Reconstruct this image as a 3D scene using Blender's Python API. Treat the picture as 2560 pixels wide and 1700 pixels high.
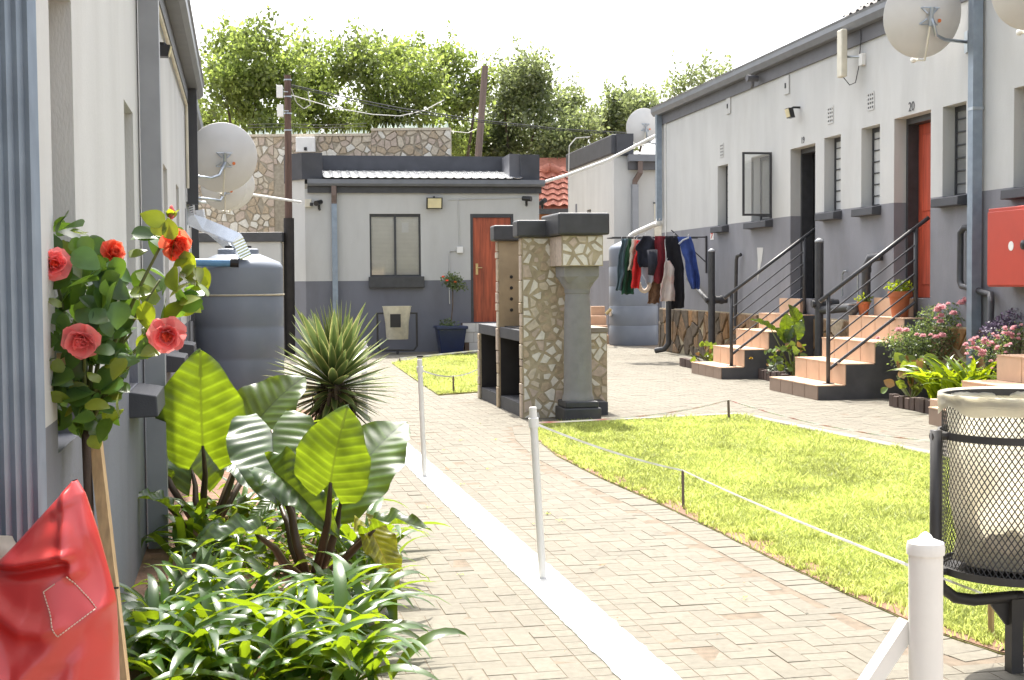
import bpy, bmesh, math, random
from mathutils import Vector, Matrix, noise as mnoise

for o in list(bpy.data.objects):
    bpy.data.objects.remove(o)
R = random.Random(7)
C = bpy.context.scene.collection
SC = bpy.context.scene

# ------------------------------------------------------------------ camera, sky, sun, exposure
FPX, HC, CX, CY, HZ, ROLL = 3400.0, 1.32, 1280.0, 850.0, 703.0, 0.008
pit = math.atan((CY - HZ) / FPX)
FW = Vector((0, math.cos(pit), -math.sin(pit)))
U0 = Vector((0, math.sin(pit), math.cos(pit)))
X0 = Vector((1, 0, 0))
IR = X0 * math.cos(ROLL) - U0 * math.sin(ROLL)
IU = U0 * math.cos(ROLL) + X0 * math.sin(ROLL)
CAM = Vector((0, 0, HC))
cd = bpy.data.cameras.new("camera")
cam = bpy.data.objects.new("camera", cd)
C.objects.link(cam)
cd.sensor_width = 36.0
cd.lens = 36.0 * FPX / 2560.0
cd.clip_start = 0.05
cd.clip_end = 2000.0
cam.matrix_world = Matrix(((IR.x, IU.x, -FW.x, CAM.x), (IR.y, IU.y, -FW.y, CAM.y), (IR.z, IU.z, -FW.z, CAM.z), (0, 0, 0, 1)))
SC.camera = cam
SUN_AZ, SUN_EL = math.radians(-10.5), math.radians(61)
sund = Vector((math.sin(SUN_AZ) * math.cos(SUN_EL), math.cos(SUN_AZ) * math.cos(SUN_EL), math.sin(SUN_EL)))
w = bpy.data.worlds.new("World")
SC.world = w
w.use_nodes = True
nt = w.node_tree
sky = nt.nodes.new("ShaderNodeTexSky")
sky.sky_type = 'NISHITA'
sky.sun_disc = False
sky.sun_elevation = SUN_EL
sky.sun_rotation = SUN_AZ
sky.air_density = 1.0
sky.dust_density = 5.0
sky.ozone_density = 1.0
bg = nt.nodes["Background"]
bg.inputs[1].default_value = 0.15
hs = nt.nodes.new("ShaderNodeHueSaturation")      # the hazy white sky of the photograph
hs.inputs["Saturation"].default_value = 0.38
nt.links.new(sky.outputs[0], hs.inputs["Color"])
nt.links.new(hs.outputs[0], bg.inputs[0])
sl = bpy.data.lights.new("sun", 'SUN')
sl.energy = 3.0
sl.angle = math.radians(0.53)
sl.color = (1.0, 0.95, 0.86)
sun = bpy.data.objects.new("sun", sl)
C.objects.link(sun)
sun.rotation_euler = sund.to_track_quat('Z', 'Y').to_euler()
SC.view_settings.view_transform = 'Standard'
SC.view_settings.look = 'None'
SC.view_settings.gamma = 1.0
SC.view_settings.use_curve_mapping = False
SC.view_settings.exposure = 1.68
SC.cycles.max_bounces = 8
SC.cycles.transparent_max_bounces = 12
SC.cycles.use_denoising = True

# ------------------------------------------------------------------ places: photo point -> point on a plane of the place
def ray(x, y):
    return FW * FPX + IR * (x - CX) - IU * (y - CY)
def G(x, y, z=0.0):
    d = ray(x, y)
    return CAM + d * ((z - HC) / d.z)
def D(x, y, dist):
    d = ray(x, y)
    return CAM + d * (dist / d.y)

class Frame:
    """a vertical face: s along it, o out of it, z up"""
    def __init__(self, ox, oy, ax, ay, side):
        n = math.hypot(ax, ay)
        self.a = Vector((ax / n, ay / n, 0))
        self.o = Vector((-self.a.y, self.a.x, 0)) * side
        self.O = Vector((ox, oy, 0))
    def p(self, s, o, z):
        return self.O + self.a * s + self.o * o + Vector((0, 0, z))
    def px(self, x, y, o=0.0):
        d = ray(x, y)
        t = (self.O + self.o * o - CAM).dot(self.o) / d.dot(self.o)
        P = CAM + d * t
        return (P - self.O).dot(self.a), P.z
    def loc(self, P):
        v = Vector(P) - self.O
        return v.dot(self.a), v.dot(self.o), P[2]

RB = Frame(4.472, 15.9, -590 / 3400, 1, 1)
LB = Frame(-3.08, 13.0, -0.2, 1, -1)
BB = Frame(-3.82, 25.3, 1, 0.17, -1)
PF = Frame(0.45, 4.44, -0.212, 1, -1)
WF = Frame(0, 0, 1, 0, -1)          # world axes: s=x, o=-y

# ------------------------------------------------------------------ materials
MATS = {}
def M(name, col, rough=0.6, var=0.12, scale=6.0, bump=0.0, bscale=80.0, metal=0.0, spec=0.5, trans=0.0, tcol=None, isl=0.0,
      vcol=False, dirt=0.0, dcol=(0.12, 0.1, 0.08), stretch=None, coat=0.0):
    m = bpy.data.materials.new(name)
    m.use_nodes = True
    n, L = m.node_tree.nodes, m.node_tree.links
    b = n["Principled BSDF"]
    out = n["Material Output"]
    tc = n.new("ShaderNodeTexCoord")
    geo = n.new("ShaderNodeNewGeometry")
    vec = geo.outputs["Position"]
    if stretch:
        mp = n.new("ShaderNodeMapping")
        mp.inputs["Scale"].default_value = stretch
        L.new(vec, mp.inputs[0])
        vec = mp.outputs[0]
    nz = n.new("ShaderNodeTexNoise")
    nz.inputs["Scale"].default_value = scale
    nz.inputs["Detail"].default_value = 5
    L.new(vec, nz.inputs["Vector"])
    mr = n.new("ShaderNodeMapRange")
    mr.inputs[1].default_value = 0.3
    mr.inputs[2].default_value = 0.7
    mr.inputs[3].default_value = 1 - var
    mr.inputs[4].default_value = 1 + var
    L.new(nz.outputs[0], mr.inputs[0])
    val = mr.outputs[0]
    if isl:
        oi = n.new("ShaderNodeObjectInfo")
        ad = n.new("ShaderNodeMath"); ad.operation = 'ADD'
        L.new(geo.outputs["Random Per Island"], ad.inputs[0])
        L.new(oi.outputs["Random"], ad.inputs[1])
        fr = n.new("ShaderNodeMath"); fr.operation = 'FRACT'
        L.new(ad.outputs[0], fr.inputs[0])
        m2 = n.new("ShaderNodeMapRange")
        m2.inputs[3].default_value = 1 - isl
        m2.inputs[4].default_value = 1 + isl
        L.new(fr.outputs[0], m2.inputs[0])
        mu = n.new("ShaderNodeMath"); mu.operation = 'MULTIPLY'
        L.new(val, mu.inputs[0]); L.new(m2.outputs[0], mu.inputs[1])
        val = mu.outputs[0]
    if vcol:
        at = n.new("ShaderNodeAttribute"); at.attribute_name = "Col"
        base = at.outputs[0]
    else:
        rg = n.new("ShaderNodeRGB"); rg.outputs[0].default_value = (*col, 1)
        base = rg.outputs[0]
    sc = n.new("ShaderNodeVectorMath"); sc.operation = 'SCALE'
    L.new(base, sc.inputs[0]); L.new(val, sc.inputs[3])
    colo = sc.outputs[0]
    if dirt:
        nd = n.new("ShaderNodeTexNoise"); nd.inputs["Scale"].default_value = 2.3; nd.inputs["Detail"].default_value = 9
        nd.inputs["Roughness"].default_value = 0.7
        L.new(vec, nd.inputs["Vector"])
        md = n.new("ShaderNodeMapRange"); md.inputs[1].default_value = 0.5; md.inputs[2].default_value = 0.75
        md.inputs[3].default_value = 0; md.inputs[4].default_value = dirt
        L.new(nd.outputs[0], md.inputs[0])
        mx = n.new("ShaderNodeMix"); mx.data_type = 'RGBA'
        L.new(md.outputs[0], mx.inputs[0]); L.new(colo, mx.inputs[6]); mx.inputs[7].default_value = (*dcol, 1)
        colo = mx.outputs[2]
    L.new(colo, b.inputs["Base Color"])
    b.inputs["Roughness"].default_value = rough
    b.inputs["Metallic"].default_value = metal
    b.inputs["Specular IOR Level"].default_value = spec
    b.inputs["Coat Weight"].default_value = coat
    if bump:
        nb = n.new("ShaderNodeTexNoise"); nb.inputs["Scale"].default_value = bscale; nb.inputs["Detail"].default_value = 4
        L.new(vec, nb.inputs["Vector"])
        bp = n.new("ShaderNodeBump"); bp.inputs["Strength"].default_value = bump; bp.inputs["Distance"].default_value = 0.01
        L.new(nb.outputs[0], bp.inputs["Height"]); L.new(bp.outputs[0], b.inputs["Normal"])
    if trans:
        tr = n.new("ShaderNodeBsdfTranslucent")
        if tcol:
            s2 = n.new("ShaderNodeVectorMath"); s2.operation = 'SCALE'
            s2.inputs[0].default_value = tcol
            if vcol:
                mv = n.new("ShaderNodeVectorMath"); mv.operation = 'MULTIPLY'
                mv.inputs[1].default_value = tuple(t_ / max(c_, 1e-3) for t_, c_ in zip(tcol, col))
                L.new(base, mv.inputs[0]); L.new(mv.outputs[0], s2.inputs[0])
            L.new(val, s2.inputs[3]); L.new(s2.outputs[0], tr.inputs[0])
        else:
            L.new(colo, tr.inputs[0])
        ms = n.new("ShaderNodeMixShader"); ms.inputs[0].default_value = trans
        L.new(b.outputs[0], ms.inputs[1]); L.new(tr.outputs[0], ms.inputs[2]); L.new(ms.outputs[0], out.inputs[0])
    MATS[name] = m
    return m

def Mglass(name, tint=(0.98, 0.985, 0.98), refl=0.12):
    m = bpy.data.materials.new(name); m.use_nodes = True
    n, L = m.node_tree.nodes, m.node_tree.links
    n.remove(n["Principled BSDF"])
    t = n.new("ShaderNodeBsdfTransparent"); t.inputs[0].default_value = (*tint, 1)
    g = n.new("ShaderNodeBsdfGlossy"); g.inputs["Roughness"].default_value = 0.02
    fz = n.new("ShaderNodeFresnel"); fz.inputs[0].default_value = 1.5
    ad = n.new("ShaderNodeMath"); ad.operation = 'ADD'; ad.use_clamp = True; ad.inputs[1].default_value = refl
    L.new(fz.outputs[0], ad.inputs[0])
    mx = n.new("ShaderNodeMixShader")
    L.new(ad.outputs[0], mx.inputs[0]); L.new(t.outputs[0], mx.inputs[1]); L.new(g.outputs[0], mx.inputs[2])
    L.new(mx.outputs[0], n["Material Output"].inputs[0])
    MATS[name] = m

M("paint_white", (0.50, 0.50, 0.485), 0.8, 0.07, 2.2, 0.25, 140, dirt=0.30, dcol=(0.36, 0.345, 0.315), stretch=(1, 1, 0.32))
M("paint_grey", (0.155, 0.160, 0.185), 0.75, 0.1, 2.5, 0.25, 140, dirt=0.35, dcol=(0.105, 0.10, 0.10), stretch=(1, 1, 0.4))
M("paint_grey_lit", (0.205, 0.207, 0.228), 0.75, 0.1, 2.5, 0.25, 140, dirt=0.4, dcol=(0.13, 0.125, 0.125), stretch=(1, 1, 0.4))  # paint_grey with the brighter bounced ground light put into its colour
M("paint_charcoal", (0.052, 0.054, 0.062), 0.7, 0.15, 4, 0.15, 120)
M("gutter_grey", (0.17, 0.18, 0.20), 0.45, 0.1, 5, spec=0.4)
M("fascia_grey", (0.10, 0.10, 0.11), 0.6, 0.1, 5)
M("black_paint", (0.046, 0.047, 0.051), 0.45, 0.2, 10)
M("galv", (0.42, 0.46, 0.50), 0.35, 0.15, 12, metal=0.85, dirt=0.2, dcol=(0.25, 0.27, 0.3))
M("fluted_steel", (0.24, 0.29, 0.35), 0.38, 0.12, 10, metal=0.35, dirt=0.3, dcol=(0.34, 0.37, 0.4))
M("bright_tin", (0.75, 0.77, 0.80), 0.22, 0.08, 12, metal=0.95)
M("paver", (0.152, 0.138, 0.107), 0.85, 0.14, 30, 0.2, 220, isl=0.09, dirt=0.4, dcol=(0.142, 0.117, 0.088))
M("joint_sand", (0.15, 0.118, 0.085), 0.95, 0.25, 20, 0.3, 150)
M("line_paint", (0.50, 0.50, 0.49), 0.6, 0.05, 12, 0.2, 120, dirt=0.25, dcol=(0.30, 0.28, 0.24))
M("concrete", (0.27, 0.245, 0.205), 0.9, 0.12, 8, 0.3, 90)
M("soil", (0.20, 0.115, 0.075), 0.95, 0.3, 10, 0.6, 60)
M("lawn_soil", (0.22, 0.21, 0.08), 0.95, 0.35, 7, 0.5, 80)
M("far_ground", (0.22, 0.18, 0.13), 0.95, 0.2, 1)
M("grass", (0.27, 0.32, 0.07), 0.5, 0.3, 1.6, spec=0.4, trans=0.5, tcol=(0.56, 0.62, 0.17), isl=0.34, dirt=0.6, dcol=(0.38, 0.35, 0.18))
M("tile_peach", (0.55, 0.37, 0.25), 0.5, 0.08, 6, 0.05, 80, dirt=0.12, dcol=(0.36, 0.22, 0.14))
M("tile_brown", (0.27, 0.19, 0.145), 0.5, 0.1, 6, 0.05, 80)
M("tile_white", (0.62, 0.60, 0.57), 0.5, 0.06, 6)
M("grout", (0.16, 0.11, 0.08), 0.9)
M("stair_side", (0.085, 0.082, 0.085), 0.75, 0.2, 5, 0.2, 90)
M("door_red", (0.42, 0.07, 0.035), 0.42, 0.3, 3, stretch=(9, 9, 0.7), dirt=0.2, dcol=(0.25, 0.05, 0.03))
M("door_wood", (0.36, 0.075, 0.03), 0.45, 0.35, 3, stretch=(9, 9, 0.6), dirt=0.75, dcol=(0.035, 0.014, 0.01))
M("pane_dark", (0.22, 0.22, 0.21), 0.06, 0.3, 2, spec=0.8)
M("pane_curtain", (0.58, 0.58, 0.56), 0.08, 0.12, 3, spec=0.8, stretch=(6, 6, 0.5))
Mglass("glass")
M("blind", (0.80, 0.78, 0.72), 0.6, 0.05)
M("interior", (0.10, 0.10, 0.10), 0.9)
M("brass", (0.55, 0.42, 0.2), 0.3, metal=0.8)
M("dish_grey", (0.62, 0.61, 0.59), 0.55, 0.05, 4, dirt=0.08, dcol=(0.5, 0.4, 0.28))
M("plastic_cream", (0.62, 0.58, 0.47), 0.5)
M("plastic_white", (0.78, 0.77, 0.74), 0.35, 0.04, 6, dirt=0.22, dcol=(0.45, 0.43, 0.4))
M("plastic_black", (0.015, 0.015, 0.016), 0.35)
M("lens_cream", (0.70, 0.62, 0.38), 0.3)  # even cream of the floodlight lenses, no emission
M("tank", (0.195, 0.22, 0.265), 0.42, 0.06, 4, dirt=0.1, dcol=(0.2, 0.21, 0.24))
M("tank_blue", (0.13, 0.30, 0.52), 0.4)
M("rope", (0.55, 0.50, 0.38), 0.8)
M("stone_white", (0.70, 0.67, 0.59), 0.7, 0.12, 25, 0.2, 120)
M("stone_cream", (0.56, 0.49, 0.38), 0.75, 0.15, 25, 0.2, 120)
M("stone_tan", (0.45, 0.36, 0.25), 0.75, 0.18, 25, 0.2, 120)
M("stone_pink", (0.50, 0.41, 0.33), 0.75, 0.15, 25, 0.2, 120)
M("stone_brown", (0.20, 0.125, 0.065), 0.8, 0.35, 14, 0.4, 70)
M("stone_rust", (0.26, 0.14, 0.055), 0.8, 0.35, 14, 0.4, 70)
M("stone_dark", (0.11, 0.085, 0.06), 0.85, 0.35, 14, 0.4, 70)
M("mortar", (0.41, 0.35, 0.24), 0.95, 0.2, 15, 0.4, 120)
M("mortar_tan", (0.37, 0.325, 0.25), 0.95, 0.2, 15, 0.4, 120)
M("plaster_soot", (0.36, 0.28, 0.18), 0.85, 0.15, 6, 0.2, 90, dirt=0.3, dcol=(0.2, 0.15, 0.1))
M("column_grey", (0.25, 0.248, 0.245), 0.75, 0.08, 12, 0.4, 160)
M("matt_black", (0.03, 0.028, 0.028), 0.9)  # plain dull black for the barbecue's openings and holes
M("shard", (0.62, 0.70, 0.66), 0.1, 0.1, spec=0.8, trans=0.3)
M("pole_wood", (0.11, 0.065, 0.05), 0.85, 0.3, 6, 0.3, 60, stretch=(4, 4, 0.3))
M("pole_dark", (0.02, 0.016, 0.014), 0.7, 0.3, 6)
M("pole_grey", (0.16, 0.12, 0.105), 0.85, 0.2, 6, stretch=(4, 4, 0.3))
M("timber", (0.48, 0.33, 0.17), 0.7, 0.2, 8, stretch=(10, 10, 0.6))
M("roof_red", (0.42, 0.15, 0.10), 0.7, 0.15, 12, isl=0.12)
M("brick_orange", (0.36, 0.15, 0.06), 0.8, 0.2, 20)
M("roof_tile_dark", (0.10, 0.085, 0.08), 0.7, 0.25, 10, isl=0.2)
M("terracotta", (0.42, 0.13, 0.05), 0.75, 0.12, 8)
M("pot_blue", (0.012, 0.022, 0.07), 0.35)
M("pot_grey", (0.06, 0.065, 0.07), 0.6)
M("cabinet_red", (0.47, 0.045, 0.022), 0.42, 0.05, 5)
M("vinyl_red", (0.50, 0.025, 0.022), 0.34, 0.08, 5, spec=0.7, coat=0.25)
M("thread_cream", (0.6, 0.42, 0.33), 0.6)
M("brick_dark", (0.09, 0.06, 0.05), 0.8, 0.2, 10, isl=0.25)
M("liner", (0.66, 0.64, 0.55), 0.4, 0.2, 7, trans=0.6, tcol=(0.82, 0.77, 0.62), dirt=0.5, dcol=(0.28, 0.2, 0.11))
M("bin_black", (0.036, 0.034, 0.033), 0.5, 0.2, 12)
M("wire", (0.03, 0.03, 0.032), 0.6)
M("wire_pale", (0.55, 0.54, 0.5), 0.6)
M("tape", (0.80, 0.79, 0.76), 0.5, 0.03, vcol=True)
M("tape_red", (0.55, 0.06, 0.05), 0.5)
M("bark", (0.10, 0.07, 0.05), 0.9, 0.3, 8, 0.5, 30)
M("tree_leaf", (0.145, 0.18, 0.055), 0.38, 0.35, 0.8, spec=0.6, trans=0.46, tcol=(0.33, 0.42, 0.09), isl=0.45)
M("tree_leaf_dark", (0.14, 0.165, 0.085), 0.38, 0.35, 0.8, spec=0.6, trans=0.44, tcol=(0.31, 0.37, 0.14), isl=0.45)
M("ear_leaf", (0.035, 0.085, 0.02), 0.36, 0.34, 8, spec=0.9, trans=0.40, tcol=(0.25, 0.35, 0.010), vcol=True)
M("ear_leaf_old", (0.24, 0.24, 0.02), 0.4, 0.4, 22, trans=0.5, tcol=(0.60, 0.58, 0.015), vcol=True)
M("petiole", (0.060, 0.035, 0.018), 0.4, 0.3, 10, spec=0.5)
M("petiole_green", (0.13, 0.15, 0.04), 0.4, 0.3, 10)
M("strap_leaf", (0.04, 0.095, 0.02), 0.30, 0.3, 5, spec=0.55, trans=0.38, tcol=(0.31, 0.43, 0.012), isl=0.3)
M("strap_light", (0.08, 0.14, 0.015), 0.3, 0.25, 5, spec=0.6, trans=0.45, tcol=(0.42, 0.52, 0.015), isl=0.3)
M("aloe", (0.11, 0.17, 0.07), 0.4, 0.2, 9, trans=0.2, isl=0.2)
M("yucca", (0.10, 0.14, 0.05), 0.36, 0.15, 8, spec=0.5, trans=0.22, vcol=True)
M("rose_leaf", (0.055, 0.125, 0.035), 0.33, 0.2, 20, spec=0.6, trans=0.38, tcol=(0.20, 0.34, 0.03), isl=0.35)
M("rose_leaf_young", (0.10, 0.15, 0.03), 0.33, 0.2, 20, trans=0.45, tcol=(0.40, 0.46, 0.02), isl=0.3)
M("rose_stem", (0.12, 0.14, 0.04), 0.5, 0.2, 20)
M("rose_coral", (0.88, 0.15, 0.085), 0.5, 0.12, 20, trans=0.45, tcol=(0.95, 0.20, 0.11), isl=0.15)
M("rose_pink", (0.90, 0.26, 0.26), 0.5, 0.15, 20, trans=0.45, tcol=(0.95, 0.34, 0.33), isl=0.2)
M("rose_heart", (0.70, 0.27, 0.05), 0.5, 0.2, 20, trans=0.3)
M("shrub_leaf", (0.085, 0.125, 0.055), 0.36, 0.3, 9, spec=0.7, trans=0.35, tcol=(0.27, 0.35, 0.09), isl=0.4)
M("petal_pink", (0.74, 0.42, 0.45), 0.5, 0.2, 20, trans=0.35, isl=0.2)
M("purple_leaf", (0.13, 0.095, 0.15), 0.45, 0.3, 20, isl=0.35)
M("succulent", (0.13, 0.20, 0.045), 0.35, 0.15, 12, spec=0.5, trans=0.25, tcol=(0.38, 0.46, 0.04), isl=0.25)
M("succulent_red", (0.30, 0.17, 0.06), 0.4, 0.2, 12, trans=0.25, isl=0.2)
M("grey_herb", (0.20, 0.23, 0.17), 0.6, 0.2, 12, isl=0.2)
M("flower_yellow", (0.62, 0.40, 0.02), 0.5)
M("flower_orange", (0.62, 0.16, 0.04), 0.5)
M("cl_teal", (0.06, 0.10, 0.12), 0.9, 0.25, 9)
M("cl_green", (0.012, 0.06, 0.03), 0.9, 0.25, 9)
M("cl_beige", (0.52, 0.44, 0.36), 0.9, 0.15, 9)
M("cl_red", (0.55, 0.02, 0.02), 0.85, 0.2, 9)
M("cl_black", (0.008, 0.008, 0.012), 0.9, 0.3, 9)
M("cl_navy", (0.012, 0.014, 0.025), 0.85, 0.3, 9)
M("cl_grey", (0.40, 0.43, 0.48), 0.9, 0.2, 9)
M("cl_maroon", (0.16, 0.012, 0.02), 0.9, 0.25, 9)
M("cl_brown", (0.14, 0.075, 0.04), 0.9, 0.3, 25)
M("cl_floral", (0.58, 0.52, 0.48), 0.9, 0.1, 9, dirt=0.9, dcol=(0.6, 0.12, 0.1))
M("cl_blue", (0.035, 0.07, 0.26), 0.85, 0.25, 9)
M("hanger", (0.6, 0.6, 0.6), 0.4)

# ------------------------------------------------------------------ mesh helpers
class MB:
    def __init__(s):
        s.v = []; s.f = []; s.c = None
    def add(s, pts):
        i = len(s.v); s.v.extend([Vector(p) for p in pts]); return i
    def quad(s, a, b, c, d):
        i = s.add((a, b, c, d)); s.f.append((i, i + 1, i + 2, i + 3)); return s
    def poly(s, pts):
        i = s.add(pts); s.f.append(tuple(range(i, i + len(pts)))); return s
    def box(s, F, s0, s1, o0, o1, z0, z1):
        i = s.add([F.p(a, o, z) for z in (z0, z1) for o in (o0, o1) for a in (s0, s1)])
        for f in ((0, 2, 3, 1), (4, 5, 7, 6), (0, 1, 5, 4), (2, 6, 7, 3), (0, 4, 6, 2), (1, 3, 7, 5)):
            s.f.append(tuple(i + k for k in f))
        return s
    def prism(s, pts, vec, cap=True):
        """extrude a polygon (list of points) by vec"""
        n = len(pts); vec = Vector(vec)
        i = s.add(pts); j = s.add([Vector(p) + vec for p in pts])
        if cap:
            s.f.append(tuple(range(i + n - 1, i - 1, -1)))
        s.f.append(tuple(range(j, j + n)))
        for k in range(n):
            s.f.append((i + k, i + (k + 1) % n, j + (k + 1) % n, j + k))
        return s
    def tube(s, pts, r, n=8, cap=True, sq=False):
        pts = [Vector(p) for p in pts]
        rs = r if isinstance(r, (list, tuple)) else [r] * len(pts)
        if sq: n = 4
        rings = []
        t0 = (pts[1] - pts[0]).normalized()
        ref = Vector((0, 0, 1)) if abs(t0.z) < 0.9 else Vector((1, 0, 0))
        u = t0.cross(ref).normalized()
        for k, p in enumerate(pts):
            if k == 0: t = pts[1] - pts[0]
            elif k == len(pts) - 1: t = pts[-1] - pts[-2]
            else: t = (pts[k + 1] - pts[k]).normalized() + (pts[k] - pts[k - 1]).normalized()
            t.normalize()
            u = (u - t * u.dot(t)).normalized()
            v = t.cross(u)
            off = math.pi / 4 if sq else 0
            rings.append(s.add([p + (u * math.cos(off + 2 * math.pi * q / n) + v * math.sin(off + 2 * math.pi * q / n)) * rs[k] for q in range(n)]))
        for a, b in zip(rings, rings[1:]):
            for q in range(n):
                s.f.append((a + q, a + (q + 1) % n, b + (q + 1) % n, b + q))
        if cap:
            s.f.append(tuple(rings[0] + q for q in range(n - 1, -1, -1)))
            s.f.append(tuple(rings[-1] + q for q in range(n)))
        return s
    def lathe(s, c, prof, n=24, cap=True, axis=None):
        c = Vector(c)
        if axis is None: A, B, Cc = Vector((1, 0, 0)), Vector((0, 1, 0)), Vector((0, 0, 1))
        else:
            Cc = Vector(axis).normalized()
            A = Cc.cross(Vector((0, 0, 1)) if abs(Cc.z) < 0.9 else Vector((1, 0, 0))).normalized(); B = Cc.cross(A)
        rings = [s.add([c + (A * math.cos(2 * math.pi * q / n) + B * math.sin(2 * math.pi * q / n)) * r + Cc * z for q in range(n)]) for r, z in prof]
        for a, b in zip(rings, rings[1:]):
            for q in range(n):
                s.f.append((a + q, a + (q + 1) % n, b + (q + 1) % n, b + q))
        if cap:
            s.f.append(tuple(rings[0] + q for q in range(n - 1, -1, -1)))
            s.f.append(tuple(rings[-1] + q for q in range(n)))
        return s
    def grid(s, nu, nv, fn):
        i = s.add([fn(u / nu, v / nv) for v in range(nv + 1) for u in range(nu + 1)])
        for v in range(nv):
            for u in range(nu):
                a = i + v * (nu + 1) + u
                s.f.append((a, a + 1, a + nu + 2, a + nu + 1))
        return s
    def mesh(s, name, off=Vector((0, 0, 0)), smooth=False):
        me = bpy.data.meshes.new(name)
        me.from_pydata([tuple(p - off) for p in s.v], [], s.f)
        if smooth:
            me.polygons.foreach_set("use_smooth", [True] * len(me.polygons))
        if s.c:
            ca = me.color_attributes.new("Col", 'FLOAT_COLOR', 'POINT')
            ca.data.foreach_set("color", [x for c in s.c for x in (c[0], c[1], c[2], 1.0)])
        me.update()
        return me

def worldloc(o):
    l = Vector((0, 0, 0))
    while o is not None:
        l = l + o.location; o = o.parent
    return l
def build(name, mb, mat, parent=None, smooth=False, bevel=0.0, solid=0.0, auto=False):
    off = worldloc(parent)
    me = mb.mesh(name, off, smooth)
    me.materials.append(MATS[mat])
    o = bpy.data.objects.new(name, me); C.objects.link(o)
    if parent is not None: o.parent = parent
    if solid:
        md = o.modifiers.new("solid", 'SOLIDIFY'); md.thickness = solid; md.offset = 0
    if bevel:
        md = o.modifiers.new("bevel", 'BEVEL'); md.width = bevel; md.segments = 2; md.limit_method = 'ANGLE'
    if auto:
        me.set_sharp_from_angle(angle=math.radians(40))
    return o
def tag(o, label, cat, group=None, kind=None):
    if label: o["label"] = label
    if cat: o["category"] = cat
    if group: o["group"] = group
    if kind: o["kind"] = kind
    return o
def thing(name, label, cat, loc, group=None):
    o = bpy.data.objects.new(name, None); C.objects.link(o)
    o.empty_display_size = 0.1
    o.location = Vector(loc)
    return tag(o, label, cat, group)
def struct(name, mb, mat, parent=None, **k):
    o = build(name, mb, mat, parent, **k)
    if parent is None: o["kind"] = "structure"
    return o
def inst(name, me, mat4, parent):
    """an object that shares mesh data; mat4 in world space"""
    o = bpy.data.objects.new(name, me); C.objects.link(o)
    o.parent = parent
    m = mat4.copy(); m.translation = m.translation - worldloc(parent)
    o.matrix_local = m
    return o
def aim(base, ydir, zhint, sc):
    y = Vector(ydir).normalized(); z = Vector(zhint)
    z = (z - y * z.dot(y))
    z = z.normalized() if z.length > 1e-5 else y.orthogonal().normalized()
    x = y.cross(z)
    s3 = sc if isinstance(sc, (tuple, list)) else (sc, sc, sc)
    return Matrix(((x.x * s3[0], y.x * s3[1], z.x * s3[2], base[0]), (x.y * s3[0], y.y * s3[1], z.y * s3[2], base[1]), (x.z * s3[0], y.z * s3[1], z.z * s3[2], base[2]), (0, 0, 0, 1)))
def rv(a=1.0):
    return Vector((R.uniform(-a, a), R.uniform(-a, a), R.uniform(-a, a)))
def lerp(tab, x):
    for (a, b), (c, d) in zip(tab, tab[1:]):
        if x <= c: return b + (d - b) * (x - a) / (c - a)
    return tab[-1][1]
def inpoly(x, y, P):
    c = False
    for k in range(len(P)):
        x0, y0 = P[k][:2]; x1, y1 = P[k - 1][:2]
        if (y0 > y) != (y1 > y) and x < (x1 - x0) * (y - y0) / (y1 - y0) + x0: c = not c
    return c

def clip(P, nx, ny, c):
    out = []
    for k in range(len(P)):
        a, b = P[k - 1], P[k]
        da, db = a[0] * nx + a[1] * ny - c, b[0] * nx + b[1] * ny - c
        if da <= 0:
            if db <= 0: out.append(b)
            else:
                t = da / (da - db); out.append((a[0] + (b[0] - a[0]) * t, a[1] + (b[1] - a[1]) * t))
        elif db <= 0:
            t = da / (da - db); out.append((a[0] + (b[0] - a[0]) * t, a[1] + (b[1] - a[1]) * t)); out.append(b)
    return out
def crazy(s0, s1, z0, z1, size, gap, rnd):
    """irregular broken stone polygons that fill a rectangle; gap = (least, most) joint half width"""
    n = max(4, int((s1 - s0) * (z1 - z0) / size ** 2))
    pts = []
    for _ in range(n * 30):
        p = (rnd.uniform(s0, s1), rnd.uniform(z0, z1))
        if all((p[0] - q[0]) ** 2 + (p[1] - q[1]) ** 2 > (size * 0.62) ** 2 for q in pts):
            pts.append(p)
        if len(pts) >= n: break
    res = []
    for i, p in enumerate(pts):
        g = rnd.uniform(*gap)
        P = [(s0, z0), (s1, z0), (s1, z1), (s0, z1)]
        e = 0.004
        P = clip(P, 1, 0, s1 - e); P = clip(P, -1, 0, -s0 - e); P = clip(P, 0, 1, z1 - e); P = clip(P, 0, -1, -z0 - e)
        for q in sorted(pts, key=lambda q: (p[0] - q[0]) ** 2 + (p[1] - q[1]) ** 2)[1:16]:
            dx, dy = q[0] - p[0], q[1] - p[1]; d = math.hypot(dx, dy)
            nx, ny = dx / d, dy / d
            P = clip(P, nx, ny, p[0] * nx + p[1] * ny + d / 2 - g)
            if len(P) < 3: break
        # now and then knock a corner off so that the pieces look broken
        if len(P) > 4 and rnd.random() < 0.6:
            P.pop(rnd.randrange(len(P)))
        Q = []
        for k, a in enumerate(P):
            b = P[k - 1]
            if math.hypot(a[0] - b[0], a[1] - b[1]) > 0.012: Q.append(a)
        if len(Q) >= 3: res.append(Q)
    return res
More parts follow.
